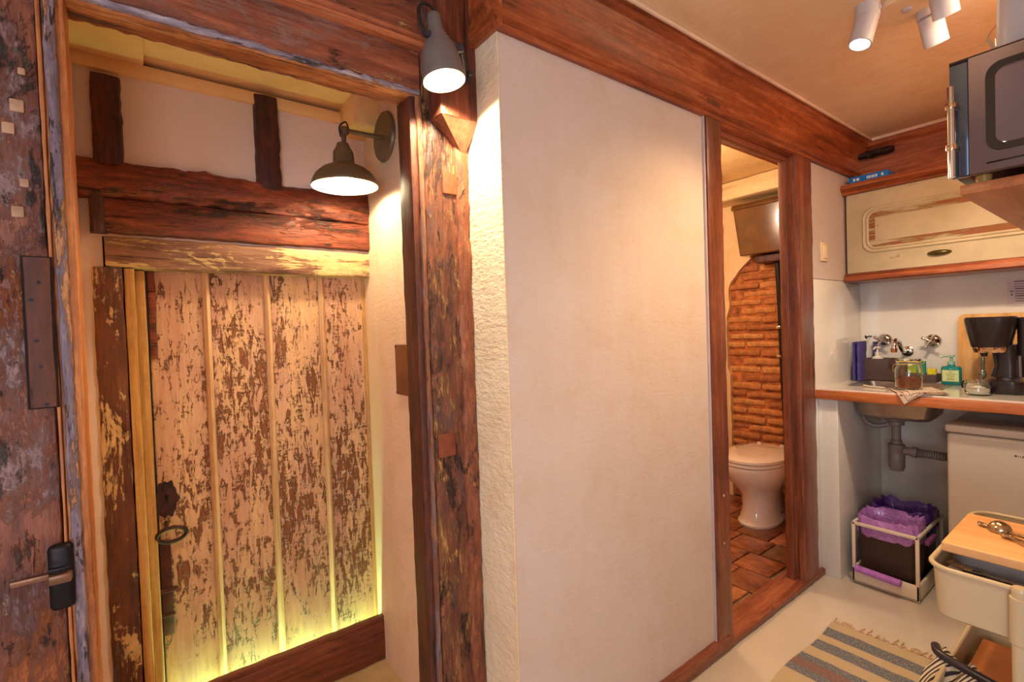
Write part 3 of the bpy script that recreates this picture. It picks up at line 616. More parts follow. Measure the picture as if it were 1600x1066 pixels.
# ceiling spots
wm = plain('white_spot_paint', rgb(196, 186, 190), .35, 0, .02)
lens = emis('spot_lens', (1, .84, .60, 1), 18)
can = thing('ceiling_canopy', 'white round ceiling canopy between the three spot lamps', 'light fitting', (-.46, 1.90, CZ))
bm = BM(); lathe(bm, [(.001, 0), (.085, 0), (.085, -.010), (.080, -.016), (.001, -.016)], (-.46, 1.90, CZ), (0, 0, 1), 40); part('plate', bm, cw2, can)
bm = BM(); lathe(bm, [(.001, 0), (.013, 0), (.013, -.006), (.001, -.008)], (-.462, 1.895, CZ-.016), (0, 0, 1), 20); part('cap', bm, wm, can)
def spotlamp(label, top, stub, d, L, lit, r=.031):
    top = Vector(top); d = Vector(d).normalized()
    t = thing('spot_lamp', label, 'spot lamp', top, group=None)
    bm = BM(); lathe(bm, [(.001, 0), (r*1.02, 0), (r*1.02, -stub+.004), (r*.9, -stub), (.001, -stub)], top, (0, 0, 1), 32); part('base', bm, wm, t)
    p = top+Vector((0, 0, -stub+.012))
    bm = BM(); lathe(bm, [(.001, 0), (r*.7, .001), (r, .006), (r, L), (r*.86, L), (r*.84, L-.010)], p, d, 36, False); hd = part('head', bm, wm, t)
    bm = BM(); lathe(bm, [(.001, L-.012), (r*.84, L-.010)], p, d, 32, False)
    part('lens', bm, lens if lit else plain('dark_lens', rgb(120, 112, 116), .3), hd, 'glowing lens' if lit else None)
    bm = BM(); lathe(bm, [(.001, -.004), (.006, -.003), (.006, .003), (.001, .004)], p+Vector((r, 0, .012)), (1, 0, 0), 12); part('pivot', bm, wm, t)
    return t
spotlamp('lit white spot lamp leftmost on the ceiling, lens towards the viewer', (-.535, 1.80, CZ), .045, (-.16, -.28, -1), .092, True)
spotlamp('white spot lamp in the middle, its side brightly lit', (-.425, 1.965, CZ), .04, (.10, .55, -1), .090, True)
spotlamp('white spot lamp nearest the microwave, turned towards the wall cabinet', (-.375, 1.86, CZ), .03, (.05, .60, -1), .075, True)

# ================================================================= BATHROOM THINGS
porc = plain('white_porcelain', rgb(232, 214, 196), .10, 0, .01, 3, 0, .6)
tw = thing('toilet', 'white floor-standing toilet with closed lid', 'toilet', (-1.525, 3.08, 0), math.radians(6))
def oval(cx, cy, a, bf, bb, z, n=32, p=2.3):
    out = []
    for i in range(n):
        t = 2*PI*i/n; c, s = math.cos(t), math.sin(t)
        x = a*math.copysign(abs(c)**(2/p), c); y = (bb if s > 0 else bf)*math.copysign(abs(s)**(2/p), s)
        out.append((cx+x, cy+y, z))
    return out
bm = BM()
secs = [(0, .115, .20, .24, 0), (.015, .118, .205, .24, 0), (.03, .108, .19, .23, 0), (.10, .095, .165, .22, 0), (.18, .100, .165, .22, 0), (.235, .125, .20, .22, -.01),
        (.28, .155, .25, .22, -.02), (.33, .172, .285, .22, -.02), (.375, .180, .30, .22, -.02), (.388, .178, .298, .22, -.02), (.39, .165, .285, .21, -.02)]
rs = [ring(bm, oval(0, 0+dy, a, bf, bb, z)) for z, a, bf, bb, dy in secs]; skin(bm, rs); obj('bowl', bm, porc, tw)
bm = BM(); rs = [ring(bm, oval(0, -.02, a, bf, .20, z)) for z, a, bf in ((.392, .176, .295), (.394, .182, .302), (.408, .182, .302), (.412, .177, .297))]; skin(bm, rs); obj('seat', bm, porc, tw)
bm = BM(); rs = [ring(bm, oval(0, -.02, a, bf, .20, z)) for z, a, bf in ((.416, .178, .298), (.418, .184, .304), (.432, .184, .304), (.440, .172, .290), (.445, .10, .20))]; skin(bm, rs); obj('lid', bm, porc, tw)
bm = BM(); bx(bm, .163, .176, -.06, -.02, .300, .313, .003); obj('side_slot', bm, plain('slot_dark', rgb(60, 40, 30), .6), tw)
bm = BM(); lathe(bm, [(.007, 0), (.006, .003), (.001, .004)], (.107, .03, .06), (1, 0, 0), 12); obj('bolt_cap', bm, plain('cap_dark', rgb(60, 40, 30), .6), tw)
for s in (-1, 1):
    bm = BM(); cyl(bm, (s*.07, .17, .40), (s*.07, .17, .45), .013, None, 14); obj('hinge', bm, porc, tw)
bm = BM(); tube(bm, curve([(0, .20, .33), (0, .27, .33), (0.02, .31, .30), (.02, .325, .2)]), .045, 16); obj('outlet', bm, porc, tw)
tank = thing('cistern', 'dark glossy brown high-level cistern under the whitewashed beam', 'cistern', (-1.50, 3.33, 1.70))
bm = BM(); rs = []
for z, w, d in ((1.695, .40, .17), (1.70, .41, .18), (2.00, .47, .215), (2.005, .49, .23), (2.03, .49, .23), (2.036, .48, .22)):
    rs.append(ring(bm, [(-1.50+x, 3.30+y, z) for x, y in roundrect(w, d, .02, 3)]))
skin(bm, rs); part('body', bm, plain('brown_gloss_cistern', rgb(92, 56, 24), .22, .1, .15, 8, .12, .5), tank)
bm = BM(); bx(bm, -1.62, -1.36, 3.26, 3.41, 1.64, 1.69, .006); part('support_bracket', bm, M['stud'], tank)
bm = BM(); lathe(bm, [(.03, 0), (.03, -.03), (.022, -.035), (.022, -.06)], (-1.505, 3.32, 1.695), (0, 0, 1), 18); part('outlet_nut', bm, blackiron, tank)
bm = BM(); tube(bm, curve([(-1.505, 3.32, 1.64), (-1.50, 3.335, 1.3), (-1.49, 3.33, .9), (-1.475, 3.32, .55), (-1.475, 3.30, .42), (-1.50, 3.26, .37)]), .017, 14)
fp = tag(obj('flush_pipe', bm, plain('black_pipe', rgb(30, 22, 20), .35, .3)), 'black flush pipe running down the brick wall', 'pipe')
bm = BM(); tube(bm, [(-1.462, 3.35, 1.62), (-1.458, 3.35, 1.0), (-1.452, 3.35, .50)], .006, 10)
wp = tag(obj('water_pipe', bm, plain('thin_steel_pipe', rgb(90, 76, 66), .3, .8)), 'thin metal supply pipe beside the flush pipe', 'pipe')
chrome = plain('chrome', rgb(214, 208, 204), .08, 1, .02)
for z in (1.21, 1.02):
    bm = BM(); cyl(bm, (-1.50, 3.335, z), (-1.44, 3.335, z), .009, None, 12); bx(bm, -1.515, -1.49, 3.30, 3.345, z-.01, z+.01, .003); obj('pipe_clip', bm, chrome, wp)
rb = thing('waste_bin', 'dark red bin on the tiles right of the toilet', 'bin', (-1.295, 3.20, 0))
bm = BM(); lathe(bm, [(.085, 0), (.09, .005), (.105, .26), (.108, .265), (.105, .27), (.10, .262), (.085, .01), (.001, .01)], (-1.295, 3.20, 0), (0, 0, 1), 32, False); part('bucket', bm, plain('dark_red_plastic', rgb(130, 32, 20), .35), rb)
bm = BM(); rs = []
for k, (r, z) in enumerate(((.098, .24), (.107, .272), (.112, .268), (.113, .245))):
    rs.append(ring(bm, [(-1.295+r*(1+.03*math.sin(7*a+k))*math.cos(a), 3.20+r*(1+.03*math.sin(7*a+k))*math.sin(a), z+.006*math.sin(5*a+k)) for a in [2*PI*i/40 for i in range(40)]]))
skin(bm, rs, True, False); part('liner', bm, plain('black_bag', rgb(22, 18, 22), .3), rb)
dl = thing('ceiling_light', 'round bathroom ceiling light behind the left jamb', 'light', (-1.81, 2.95, 2.2))
bm = BM(); lathe(bm, [(.001, 0), (.11, 0), (.11, -.015), (.09, -.028)], (-1.81, 2.95, 2.2), (0, 0, 1), 36, False); part('trim_ring', bm, plain('lamp_white', rgb(220, 200, 160), .4), dl)
bm = BM(); lathe(bm, [(.09, -.028), (.06, -.036), (.001, -.04)], (-1.81, 2.95, 2.2), (0, 0, 1), 36, False); part('diffuser', bm, plain('opal', rgb(240, 224, 184), .3), dl)

# ================================================================= WALL CABINET
cab = thing('wall_cabinet', 'cream flaked-paint wall cabinet with an oval panel and cup pull', 'cabinet', (-.35, 3.08, 1.44))
carc = M['cornice_x']
bm = BM(); bx(bm, -1.006, .34, 3.0, 3.198, 1.487, 1.90, .002); part('carcass', bm, M['jamb_z'], cab)
mt, nt, b = newmat('flaked_cream_paint')
v = mapped(nt, (1, 1, 1)); n = noi(nt, v, 5, 6, .6, .2, 2); base = ramp(nt, n, [(.35, rgb(184, 164, 130)), (.6, rgb(204, 184, 150))])
f = noi(nt, mapped(nt, (6, 6, 14)), 1, 9, .7, .4, 6)
col = mix(nt, ramp(nt, f, BW(.655, .665)), base, rgb(168, 112, 66)); col = mix(nt, mth(nt, 'MULTIPLY', ramp(nt, f, [(.63, (0, 0, 0, 1)), (.652, (1, 1, 1, 1)), (.66, (0, 0, 0, 1))]), .5), col, rgb(130, 96, 60))
nt.links.new(col, b.inputs['Base Color']); b.inputs['Roughness'].default_value = .5; bump(nt, b, f, .2, .004); M['cab_cream'] = mt
mt, nt, b = newmat('flaked_cream_groove')
f = noi(nt, mapped(nt, (3.5, 8, 40)), 1, 8, .65, .3, 3)
col = mix(nt, ramp(nt, f, BW(.47, .50)), rgb(194, 172, 136), rgb(150, 92, 54)); col = mix(nt, ramp(nt, f, [(.44, (0, 0, 0, 1)), (.47, (1, 1, 1, 1)), (.5, (0, 0, 0, 1))]), col, rgb(150, 132, 92))
nt.links.new(col, b.inputs['Base Color']); b.inputs['Roughness'].default_value = .55; bump(nt, b, f, .4, .004); M['cab_groove'] = mt
bm = BM(); bx(bm, -.995, .34, 2.975, 3.0, 1.487, 1.897, .004)
dr = part('door', bm, M['cab_cream'], cab)
def rrloop(x0, x1, z0, z1, r, y, k=6):
    return [((x0+x1)/2+a, y, (z0+z1)/2+b_) for a, b_ in roundrect(x1-x0, z1-z0, r, k)]
# raised moulding ring, flat field and bevelled centre panel
bm = BM(); A = (-.925, .27, 1.580, 1.815)
seq = [(0, 2.975, .05), (.006, 2.967, .05), (.012, 2.969, .048), (.016, 2.974, .045), (.022, 2.968, .04), (.030, 2.974, .035)]
rs = [ring(bm, rrloop(A[0]+o, A[1]-o, A[2]+o, A[3]-o, r, y)) for o, y, r in seq]
skin(bm, rs, True, False); part('moulding', bm, M['cab_cream'], dr)
bm = BM(); rs = [ring(bm, rrloop(A[0]+o, A[1]-o, A[2]+o, A[3]-o, r, y)) for o, y, r in ((.030, 2.9735, .03), (.032, 2.9728, .03), (.055, 2.969, .006), (.058, 2.968, .004))]
skin(bm, rs, True, False); part('panel_bevel', bm, M['cab_groove'], dr, 'bevel with brown wood showing through')
bm = BM(); bx(bm, A[0]+.058, A[1]-.058, 2.966, 2.975, A[2]+.058, A[3]-.058, .002); part('centre_panel', bm, M['cab_cream'], dr)
brs = plain('aged_brass', rgb(96, 84, 40), .3, .8, .15, 30)
bm = BM(); rs = []
for k in range(7):
    t = k/6; w = .042*math.cos(t*PI/2*.9)+.003; y = 2.975-.022*math.sin(t*PI/2)
    rs.append(ring(bm, [(-.62+w*math.cos(a), y, 1.545+w*.30*math.sin(a)) for a in [2*PI*i/24 for i in range(24)]]))
skin(bm, rs); part('cup_pull', bm, brs, dr, 'oval aged brass pull')
bm = BM()
P = [(3.0, 1.897), (2.962, 1.897), (2.952, 1.906), (2.958, 1.914), (2.940, 1.922), (2.935, 1.936), (2.948, 1.942), (2.948, 1.950), (3.0, 1.955)]
prism(bm, [(-1.007, y, z) for y, z in P], (1.345, 0, 0)); part('top_moulding', bm, carc, cab)
bm = BM(); bx(bm, -1.007, .34, 2.985, 3.198, 1.955, 1.958); part('top_board', bm, carc, cab)
bm = BM(); P = [(3.2, 1.443), (2.968, 1.443), (2.960, 1.450), (2.962, 1.470), (2.975, 1.478), (2.975, 1.487), (3.2, 1.487)]
prism(bm, [(-1.005, y, z) for y, z in P], (1.345, 0, 0)); part('bottom_rail', bm, carc, cab)
bk = thing('book', 'blue paper box with white lettering lying on the wall cabinet', 'box', (-.89, 3.04, 1.958))
bm = BM(); bx(bm, -.985, -.815, 2.990, 3.11, 1.959, 1.990, .002); part('body', bm, plain('bright_blue_card', rgb(24, 116, 200), .4), bk)
wp_ = plain('white_print', rgb(220, 232, 240), .5)
for (x0, x1) in ((-.965, -.955), (-.95, -.938), (-.905, -.901), (-.898, -.892), (-.889, -.885), (-.882, -.876), (-.873, -.869), (-.866, -.860), (-.843, -.834)):
    bm = BM(); bx(bm, x0, x1, 2.9893, 2.9905, 1.966, 1.980); part('letter', bm, wp_, bk)
bk.name = 'paper_box'

# ================================================================= WORKTOP, SINK
X0, X1, Y0, Y1 = -1.008, .345, 2.60, 3.198
wk = thing('worktop', 'white worktop with an orange-brown wooden front edge', 'worktop', (-.3, 2.9, .87))
bm = BM(); sx0, sx1, sy0, sy1 = -.93, -.60, 2.775, 3.03
bx(bm, X0, sx0, Y0+.012, Y1, .885, .918); bx(bm, sx1, X1, Y0+.012, Y1, .885, .918); bx(bm, sx0, sx1, Y0+.012, sy0, .885, .918); bx(bm, sx0, sx1, sy1, Y1, .885, .918)
part('top_slab', bm, plain('white_worktop', rgb(226, 214, 200), .15, 0, .03, 6, 0, .5), wk)
bm = BM(); timber(bm, X0-.004, X1, Y0-.014, Y0+.014, .868, .912, 'x', .0015, .004, .05, 3); bx(bm, X0, sx0-.01, Y0+.014, Y1, .868, .885); bx(bm, sx1+.01, X1, Y0+.014, Y1, .868, .885)
part('wooden_edge', bm, wood('orange_edge_wood', rgb(120, 58, 26), rgb(176, 94, 46), rgb(206, 128, 74), 'x', 14, .08, [], .3, .2, .4, seed=70), wk, 'orange-brown wooden front edge')
steel = plain('brushed_steel', rgb(168, 156, 146), .3, .9, .06, 30)
sk = thing('sink', 'stainless steel sink set in the worktop below the wall taps', 'sink', (-.765, 2.90, .75))
bm = BM(); cx, cy = -.765, 2.903
rs = [ring(bm, [(cx+x, cy+y, z) for x, y in roundrect(w, d, r, 5)]) for w, d, r, z in ((.35, .275, .03, .919), (.35, .275, .03, .922), (.318, .243, .03, .922), (.312, .238, .035, .90), (.29, .22, .04, .79), (.25, .18, .04, .772), (.05, .05, .024, .768))]
skin(bm, rs, True, False)
rs = [ring(bm, [(cx+x, cy+y, z) for x, y in roundrect(w, d, r, 5)]) for w, d, r, z in ((.35, .275, .03, .919), (.33, .25, .03, .90), (.296, .226, .04, .788), (.256, .186, .04, .766), (.052, .052, .024, .762))]
skin(bm, rs, True, False); part('bowl', bm, steel, sk)
bm = BM(); lathe(bm, [(.03, 0), (.028, .003), (.001, .003)], (cx, cy, .768), (0, 0, 1), 20); part('strainer', bm, chrome, sk)
# waste trap
gp = plain('grey_plastic', rgb(122, 112, 112), .4, 0, .05)
tr = thing('waste_trap', 'grey plastic bottle trap under the sink with a ribbed hose', 'drain', (-.775, 2.9, .5))
bm = BM(); lathe(bm, [(.045, 0), (.045, -.012), (.032, -.02), (.032, -.036), (.018, -.040), (.018, -.110), (.022, -.112), (.022, -.130), (.018, -.132)], (-.775, 2.9, .764), (0, 0, 1), 24); part('tailpiece', bm, gp, tr)
bm = BM(); lathe(bm, [(.026, 0), (.034, -.004), (.034, -.022), (.031, -.026), (.031, -.055), (.033, -.06), (.032, -.115), (.026, -.13), (.001, -.134)], (-.775, 2.9, .636), (0, 0, 1), 28); part('bottle', bm, gp, tr)
bm = BM(); cyl(bm, (-.745, 2.9, .605), (-.715, 2.9, .605), .02, None, 18); cyl(bm, (-.715, 2.9, .605), (-.695, 2.9, .603), .025, None, 18); part('outlet_nut', bm, gp, tr)
bm = BM(); pp = curve([(-.697, 2.9, .603), (-.66, 2.905, .603), (-.61, 2.95, .592), (-.57, 3.04, .580), (-.54, 3.12, .565), (-.48, 3.15, .55)], 14)
tube(bm, pp, [(.017 if i % 2 else .0205) for i in range(len(pp))], 16); part('ribbed_hose', bm, gp, tr)
bm = BM(); tube(bm, curve([(-.90, 2.86, .80), (-.895, 2.87, .74), (-.86, 2.88, .715), (-.82, 2.89, .722), (-.795, 2.9, .735)]), .012, 12); part('overflow_pipe', bm, gp, tr)

# taps on the wall
def valve(x, z, lab):
    t = thing('wall_tap', lab, 'tap', (x, 3.2, z))
    bm = BM(); lathe(bm, [(.001, 0), (.034, 0), (.034, .006), (.026, .016), (.018, .020), (.016, .045), (.019, .050), (.012, .062), (.001, .066)], (x, 3.199, z), (0, -1, 0), 30); part('body', bm, chrome, t)
    bm = BM()
    for k in range(4):
        a = PI/4+k*PI/2+.3; cyl(bm, (x, 3.139, z), (x+.030*math.cos(a), 3.137, z+.030*math.sin(a)), .0055, .006, 10)
        lathe(bm, [(.001, -.008), (.007, -.005), (.008, 0), (.007, .005), (.001, .008)], (x+.032*math.cos(a), 3.137, z+.032*math.sin(a)), (math.cos(a), 0, math.sin(a)), 12)
    part('cross_handle', bm, chrome, t)
valve(-.897, 1.13, 'left chrome cross-handle wall tap above the caddy'); valve(-.695, 1.125, 'right chrome cross-handle wall tap beside the chopping board')
sp_ = thing('tap_spout', 'chrome swan spout between the two wall taps', 'tap', (-.80, 3.2, 1.07))
bm = BM(); tube(bm, curve([(-.80, 3.19, 1.07), (-.80, 3.12, 1.075), (-.80, 3.08, 1.10), (-.80, 3.05, 1.128), (-.80, 3.01, 1.135), (-.80, 2.985, 1.115), (-.80, 2.98, 1.085)]), .0105, 14); lathe(bm, [(.001, 0), (.026, 0), (.026, .005), (.014, .012)], (-.80, 3.199, 1.07), (0, -1, 0), 24); part('pipe', bm, chrome, sp_)
bm = BM(); lathe(bm, [(.013, 0), (.014, .02), (.001, .021)], (-.80, 2.98, 1.075), (0, 0, 1), 16); part('nozzle', bm, plain('copper', rgb(176, 110, 74), .25, .9), sp_)

# cloths on the hook
ch = thing('hanging_cloth', 'folded purple-blue cloth hanging at the wall corner', 'cloth', (-.985, 3.06, 1.14))
pm = plain('purple_cloth', rgb(74, 62, 128), .9, 0, .1, 40, .3)
for (x, w, y0, y1, z0, z1) in ((-.992, .016, 3.00, 3.12, .922, 1.125), (-.968, .020, 2.99, 3.10, .921, 1.128), (-.945, .022, 3.155, 3.19, 1.0, 1.12)):
    bm = BM(); timber(bm, x, x+w, y0, y1, z0, z1, 'z', .004, .006, .015, x*50, 18); part('fold', bm, pm, ch)
bm = BM(); tube(bm, curve([(-.96, 3.198, 1.15), (-.96, 3.15, 1.15), (-.96, 3.12, 1.143), (-.96, 3.11, 1.155)]), .004, 8)
tag(obj('wall_hook', bm, blackiron), 'small black wall hook above the purple cloth', 'hook')

# sink caddy, sponge, dispenser
def openbox(bm, x0, x1, y0, y1, z0, z1, t, bev=.004):
    cx, cy = (x0+x1)/2, (y0+y1)/2; w, d = x1-x0, y1-y0
    sec = [(w-.006, d-.006, z0), (w, d, z0+.004), (w, d, z1), (w-2*t, d-2*t, z1), (w-2*t, d-2*t, z0+t), (w-2*t-.002, d-2*t-.002, z0+t)]
    rs = [ring(bm, [(cx+x, cy+y, z) for x, y in roundrect(a, b_, bev if i in (0, 1, 2) else bev*.8, 3)]) for i, (a, b_, z) in enumerate(sec)]
    skin(bm, rs)
cd = thing('sink_caddy', 'brown-grey plastic sink caddy on the worktop against the back wall', 'caddy', (-.80, 3.10, .918))
cm_ = plain('brown_grey_plastic', rgb(92, 72, 66), .55)
bm = BM(); openbox(bm, -.955, -.785, 3.055, 3.15, .924, 1.036, .003, .008); part('tall_compartment', bm, cm_, cd)
bm = BM(); openbox(bm, -.785, -.655, 3.055, 3.15, .924, .964, .003, .008); part('low_compartment', bm, cm_, cd)
ds = thing('soap_dispenser', 'white pump dispenser standing in the tall caddy compartment', 'dispenser', (-.905, 3.10, .93))
bm = BM(); lathe(bm, [(.001, 0), (.026, 0), (.026, .10), (.022, .112), (.012, .118), (.012, .128)], (-.905, 3.10, .93), (0, 0, 1), 24); part('bottle', bm, plain('clear_white', rgb(226, 214, 204), .2), ds)
bm = BM(); lathe(bm, [(.013, 0), (.013, .012), (.005, .014), (.005, .032), (.014, .034), (.014, .042), (.001, .043)], (-.905, 3.10, 1.056), (0, 0, 1), 20); tube(bm, [(-.905, 3.10, 1.093), (-.905, 3.07, 1.095), (-.905, 3.05, 1.088)], .005, 10); part('pump', bm, plain('white_pump', rgb(226, 216, 206), .25, .2), ds)
for (lab, x0, x1, y0, z1, c, rot) in (('green sponge standing in the low caddy compartment', -.765, -.705, 3.10, 1.025, (44, 136, 104), 0), ('yellow sponge beside the green one in the low caddy compartment', -.70, -.662, 3.09, .990, (222, 206, 40), 0), ('lime sponge behind the glass jar', -.778, -.72, 3.075, .985, (168, 184, 60), 0)):
    bm = BM(); timber(bm, x0, x1, y0, y0+.022, .928, z1, 'z', .0025, .006, .012, x0*31, 30)
    tag(obj('sponge', bm, plain('sponge_'+lab[:4], rgb(*c), .95, 0, .1, 90, .6)), lab, 'sponge', 'sponges in the sink caddy')

# towel and big jar
mt, nt, b = newmat('patterned_towel')
v = mapped(nt, (1, 1, 1)); vo = N(nt, 'ShaderNodeTexVoronoi'); nt.links.new(v, vo.inputs['Vector']); vo.inputs['Scale'].default_value = 55
n = noi(nt, v, 60, 3, .5, 1, 2)
col = mix(nt, ramp(nt, n, BW(.60, .64)), rgb(208, 184, 164), rgb(120, 66, 52)); col = mix(nt, mth(nt, 'MULTIPLY', ramp(nt, vo.outputs[0], BW(.12, .16)), -1), col, col)
nt.links.new(col, b.inputs['Base Color']); b.inputs['Roughness'].default_value = .9; bump(nt, b, noi(nt, v, 300, 2), .3, .001)
# a folded napkin: lower layer, upper layer, each a thin sheet draped over the edge
tl = thing('napkin', 'folded patterned napkin under the large glass jar, corner over the worktop edge', 'napkin', (-.66, 2.66, .918))
def sheet(bm, o, u, w, nu, nw, f, th=.0025):
    A, B = [], []
    for i in range(nu+1):
        ra, rb_ = [], []
        for j in range(nw+1):
            p = Vector(o)+Vector(u)*(i/nu)+Vector(w)*(j/nw); p = f(p, i/nu, j/nw)
            ra.append(bm.verts.new(p)); rb_.append(bm.verts.new(p-Vector((0, -th, th))))
        A.append(ra); B.append(rb_)
    for i in range(nu):
        for j in range(nw):
            bm.faces.new((A[i][j], A[i+1][j], A[i+1][j+1], A[i][j+1])); bm.faces.new((B[i][j+1], B[i+1][j+1], B[i+1][j], B[i][j]))
    for i in range(nu):
        bm.faces.new((A[i+1][0], A[i][0], B[i][0], B[i+1][0])); bm.faces.new((A[i][nw], A[i+1][nw], B[i+1][nw], B[i][nw]))
    for j in range(nw):
        bm.faces.new((A[0][j], A[0][j+1], B[0][j+1], B[0][j])); bm.faces.new((A[nu][j+1], A[nu][j], B[nu][j], B[nu][j+1]))
def drape(h):
    def f(p, a, b_):
        e = 2.583; z = .921+h+.0012*math.sin(p.x*90)*math.sin(p.y*70)
        if p.y < e: d_ = e-p.y; p = Vector((p.x, e-.002-h-min(d_, .004), p.z)); z -= max(0, d_-.002)
        return Vector((p.x, p.y, z))
    return f
for k, (o, u, w) in enumerate((((-.76, 2.735, 0), (.10, -.20, 0), (.135, .11, 0)), ((-.75, 2.735, 0), (.105, -.185, 0), (.115, .10, 0)), ((-.72, 2.725, 0), (.085, -.155, 0), (.10, .085, 0)))):
    bm = BM(); sheet(bm, o, u, w, 26, 16, drape(.003+.0035*k)); part('fold', bm, mt, tl)
bm = BM(); tube(bm, curve([(-.865, 2.765, .926), (-.82, 2.745, .924), (-.77, 2.73, .924)]), [.004]*16+[.005], 8); part('rolled_corner', bm, mt, tl)
def glassmat(name, tint=(1, 1, 1, 1)):
    mt, nt, b = newmat(name); b.inputs['Base Color'].default_value = tint; b.inputs['Transmission Weight'].default_value = 1
    b.inputs['Roughness'].default_value = .02; b.inputs['IOR'].default_value = 1.45
    out = nt.nodes['Material Output']; n = noi(nt, mapped(nt, (1, 1, 1)), 8); 
    nt.links.new(ramp(nt, n, [(0, (.02, .02, .02, 1)), (1, (.035, .035, .035, 1))]), b.inputs['Roughness'])
    return mt
GL = glassmat('clear_glass', (.97, .99, .96, 1))
jz = .9285; jx, jy = -.672, 2.69
jr = thing('glass_jar', 'large clip-top glass jar with brown sugar on the folded napkin', 'jar', (jx, jy, jz))
bm = BM(); lathe(bm, [(.001, 0), (.040, 0), (.047, .004), (.050, .014), (.050, .085), (.047, .098), (.041, .108), (.041, .116), (.044, .118), (.044, .124), (.040, .125), (.038, .123), (.038, .108), (.044, .096), (.0465, .084), (.0465, .014), (.043, .007), (.001, .006)], (jx, jy, jz), (0, 0, 1), 48, False); part('body', bm, GL, jr)
bm = BM(); lathe(bm, [(.001, .0065), (.042, .008), (.0455, .016), (.0455, .050), (.030, .055), (.001, .052)], (jx, jy, jz), (0, 0, 1), 32, False); part('contents', bm, plain('brown_sugar', rgb(140, 72, 36), .9, 0, .25, 120, .8), jr, 'brown sugar')
bm = BM(); lathe(bm, [(.001, .127), (.040, .127), (.044, .129), (.045, .133), (.042, .137), (.030, .138), (.001, .136)], (jx, jy, jz), (0, 0, 1), 40); part('lid', bm, GL, jr)
bm = BM(); tube(bm, [(jx+.046*math.cos(a), jy+.046*math.sin(a), jz+.112) for a in [2*PI*i/36 for i in range(36)]], .0015, 6, True); tube(bm, curve([(jx+.046, jy, jz+.112), (jx+.056, jy, jz+.122), (jx+.054, jy, jz+.135)]), .0018, 6); tube(bm, curve([(jx-.046, jy, jz+.112), (jx-.054, jy-.004, jz+.100), (jx-.053, jy-.006, jz+.075)]), .0018, 6)
part('wire_clip', bm, plain('clip_wire', rgb(196, 180, 110), .3, .8), jr)
bm = BM(); tube(bm, [(jx+.0435*math.cos(a), jy+.0435*math.sin(a), jz+.1258) for a in [2*PI*i/36 for i in range(36)]], .0018, 6, True); part('seal_ring', bm, plain('yellow_rubber', rgb(220, 196, 90), .6), jr)

# hand soap
hs = thing('hand_soap', 'teal liquid soap bottle with a pale yellow label', 'soap bottle', (-.60, 3.06, .918))
teal = plain('teal_liquid_plastic', rgb(16, 128, 124), .15, 0, .04, 5, 0, .5)
bm = BM(); rs = [ring(bm, [(-.60+x, 3.06+y, .919+z) for x, y in roundrect(w, d, r, 4)]) for z, w, d, r in ((0, .068, .034, .012), (.004, .074, .040, .014), (.080, .074, .040, .014), (.088, .066, .034, .014), (.091, .03, .026, .012), (.098, .026, .026, .012))]
skin(bm, rs); part('bottle', bm, teal, hs)
bm = BM(); bx(bm, -.630, -.570, 3.0388, 3.0398, .937, .990, .0); lb = part('label', bm, plain('pale_yellow_label', rgb(206, 214, 150), .5), hs, 'pale yellow label')
bm = BM()
for k, (w, z) in enumerate(((.012, .980), (.034, .970), (.028, .961), (.022, .951), (.03, .944))): bx(bm, -.60-w/2, -.60+w/2, 3.0380, 3.0388, z, z+.003)
part('label_print', bm, plain('grey_green_print', rgb(120, 140, 90), .5), lb)
bm = BM(); lathe(bm, [(.014, 0), (.014, .014), (.006, .016), (.006, .034), (.013, .036), (.013, .044), (.001, .046)], (-.60, 3.06, 1.017), (0, 0, 1), 20); tube(bm, [(-.60, 3.06, 1.056), (-.625, 3.05, 1.057), (-.636, 3.045, 1.050)], .005, 10)
part('pump', bm, plain('pale_green_pump', rgb(150, 190, 160), .25), hs)

# chopping board against the wall
bm = BM(); rs = []
for y0 in (0, .018):
    rs.append(ring(bm, [(-.405+a, 3.135+y0+(.165+c)*.10, 1.088+c) for a, c in roundrect(.38, .33, .028, 5)]))
skin(bm, rs); bmesh.ops.recalc_face_normals(bm, faces=bm.faces[:])
tag(obj('chopping_board', bm, wood('beech_board', rgb(188, 132, 70), rgb(214, 162, 96), rgb(228, 182, 118), 'z', 12, .1, [], .45, .1, seed=80)), 'large pale wooden chopping board leaning on the back wall', 'chopping board')

# notice on the wall
nt_ = thing('paper_notice', 'printed paper notice on the back wall above the coffee maker', 'notice', (-.36, 3.199, 1.34))
bm = BM(); bx(bm, -.43, -.26, 3.1975, 3.1992, 1.282, 1.405); part('sheet', bm, plain('lilac_white_paper', rgb(214, 200, 204), .7), nt_)
bm = BM()
for k in range(9): bx(bm, -.402 if k > 2 else -.405, -.27, 3.1968, 3.1975, 1.392-.011*k, 1.3955-.011*k+(.002 if k % 3 == 0 else 0))
bx(bm, -.418, -.408, 3.1966, 3.1975, 1.348, 1.354); bx(bm, -.416, -.409, 3.1966, 3.1975, 1.332, 1.339)
part('printed_lines', bm, plain('grey_print', rgb(128, 108, 112), .7), nt_, 'rows of small grey print')

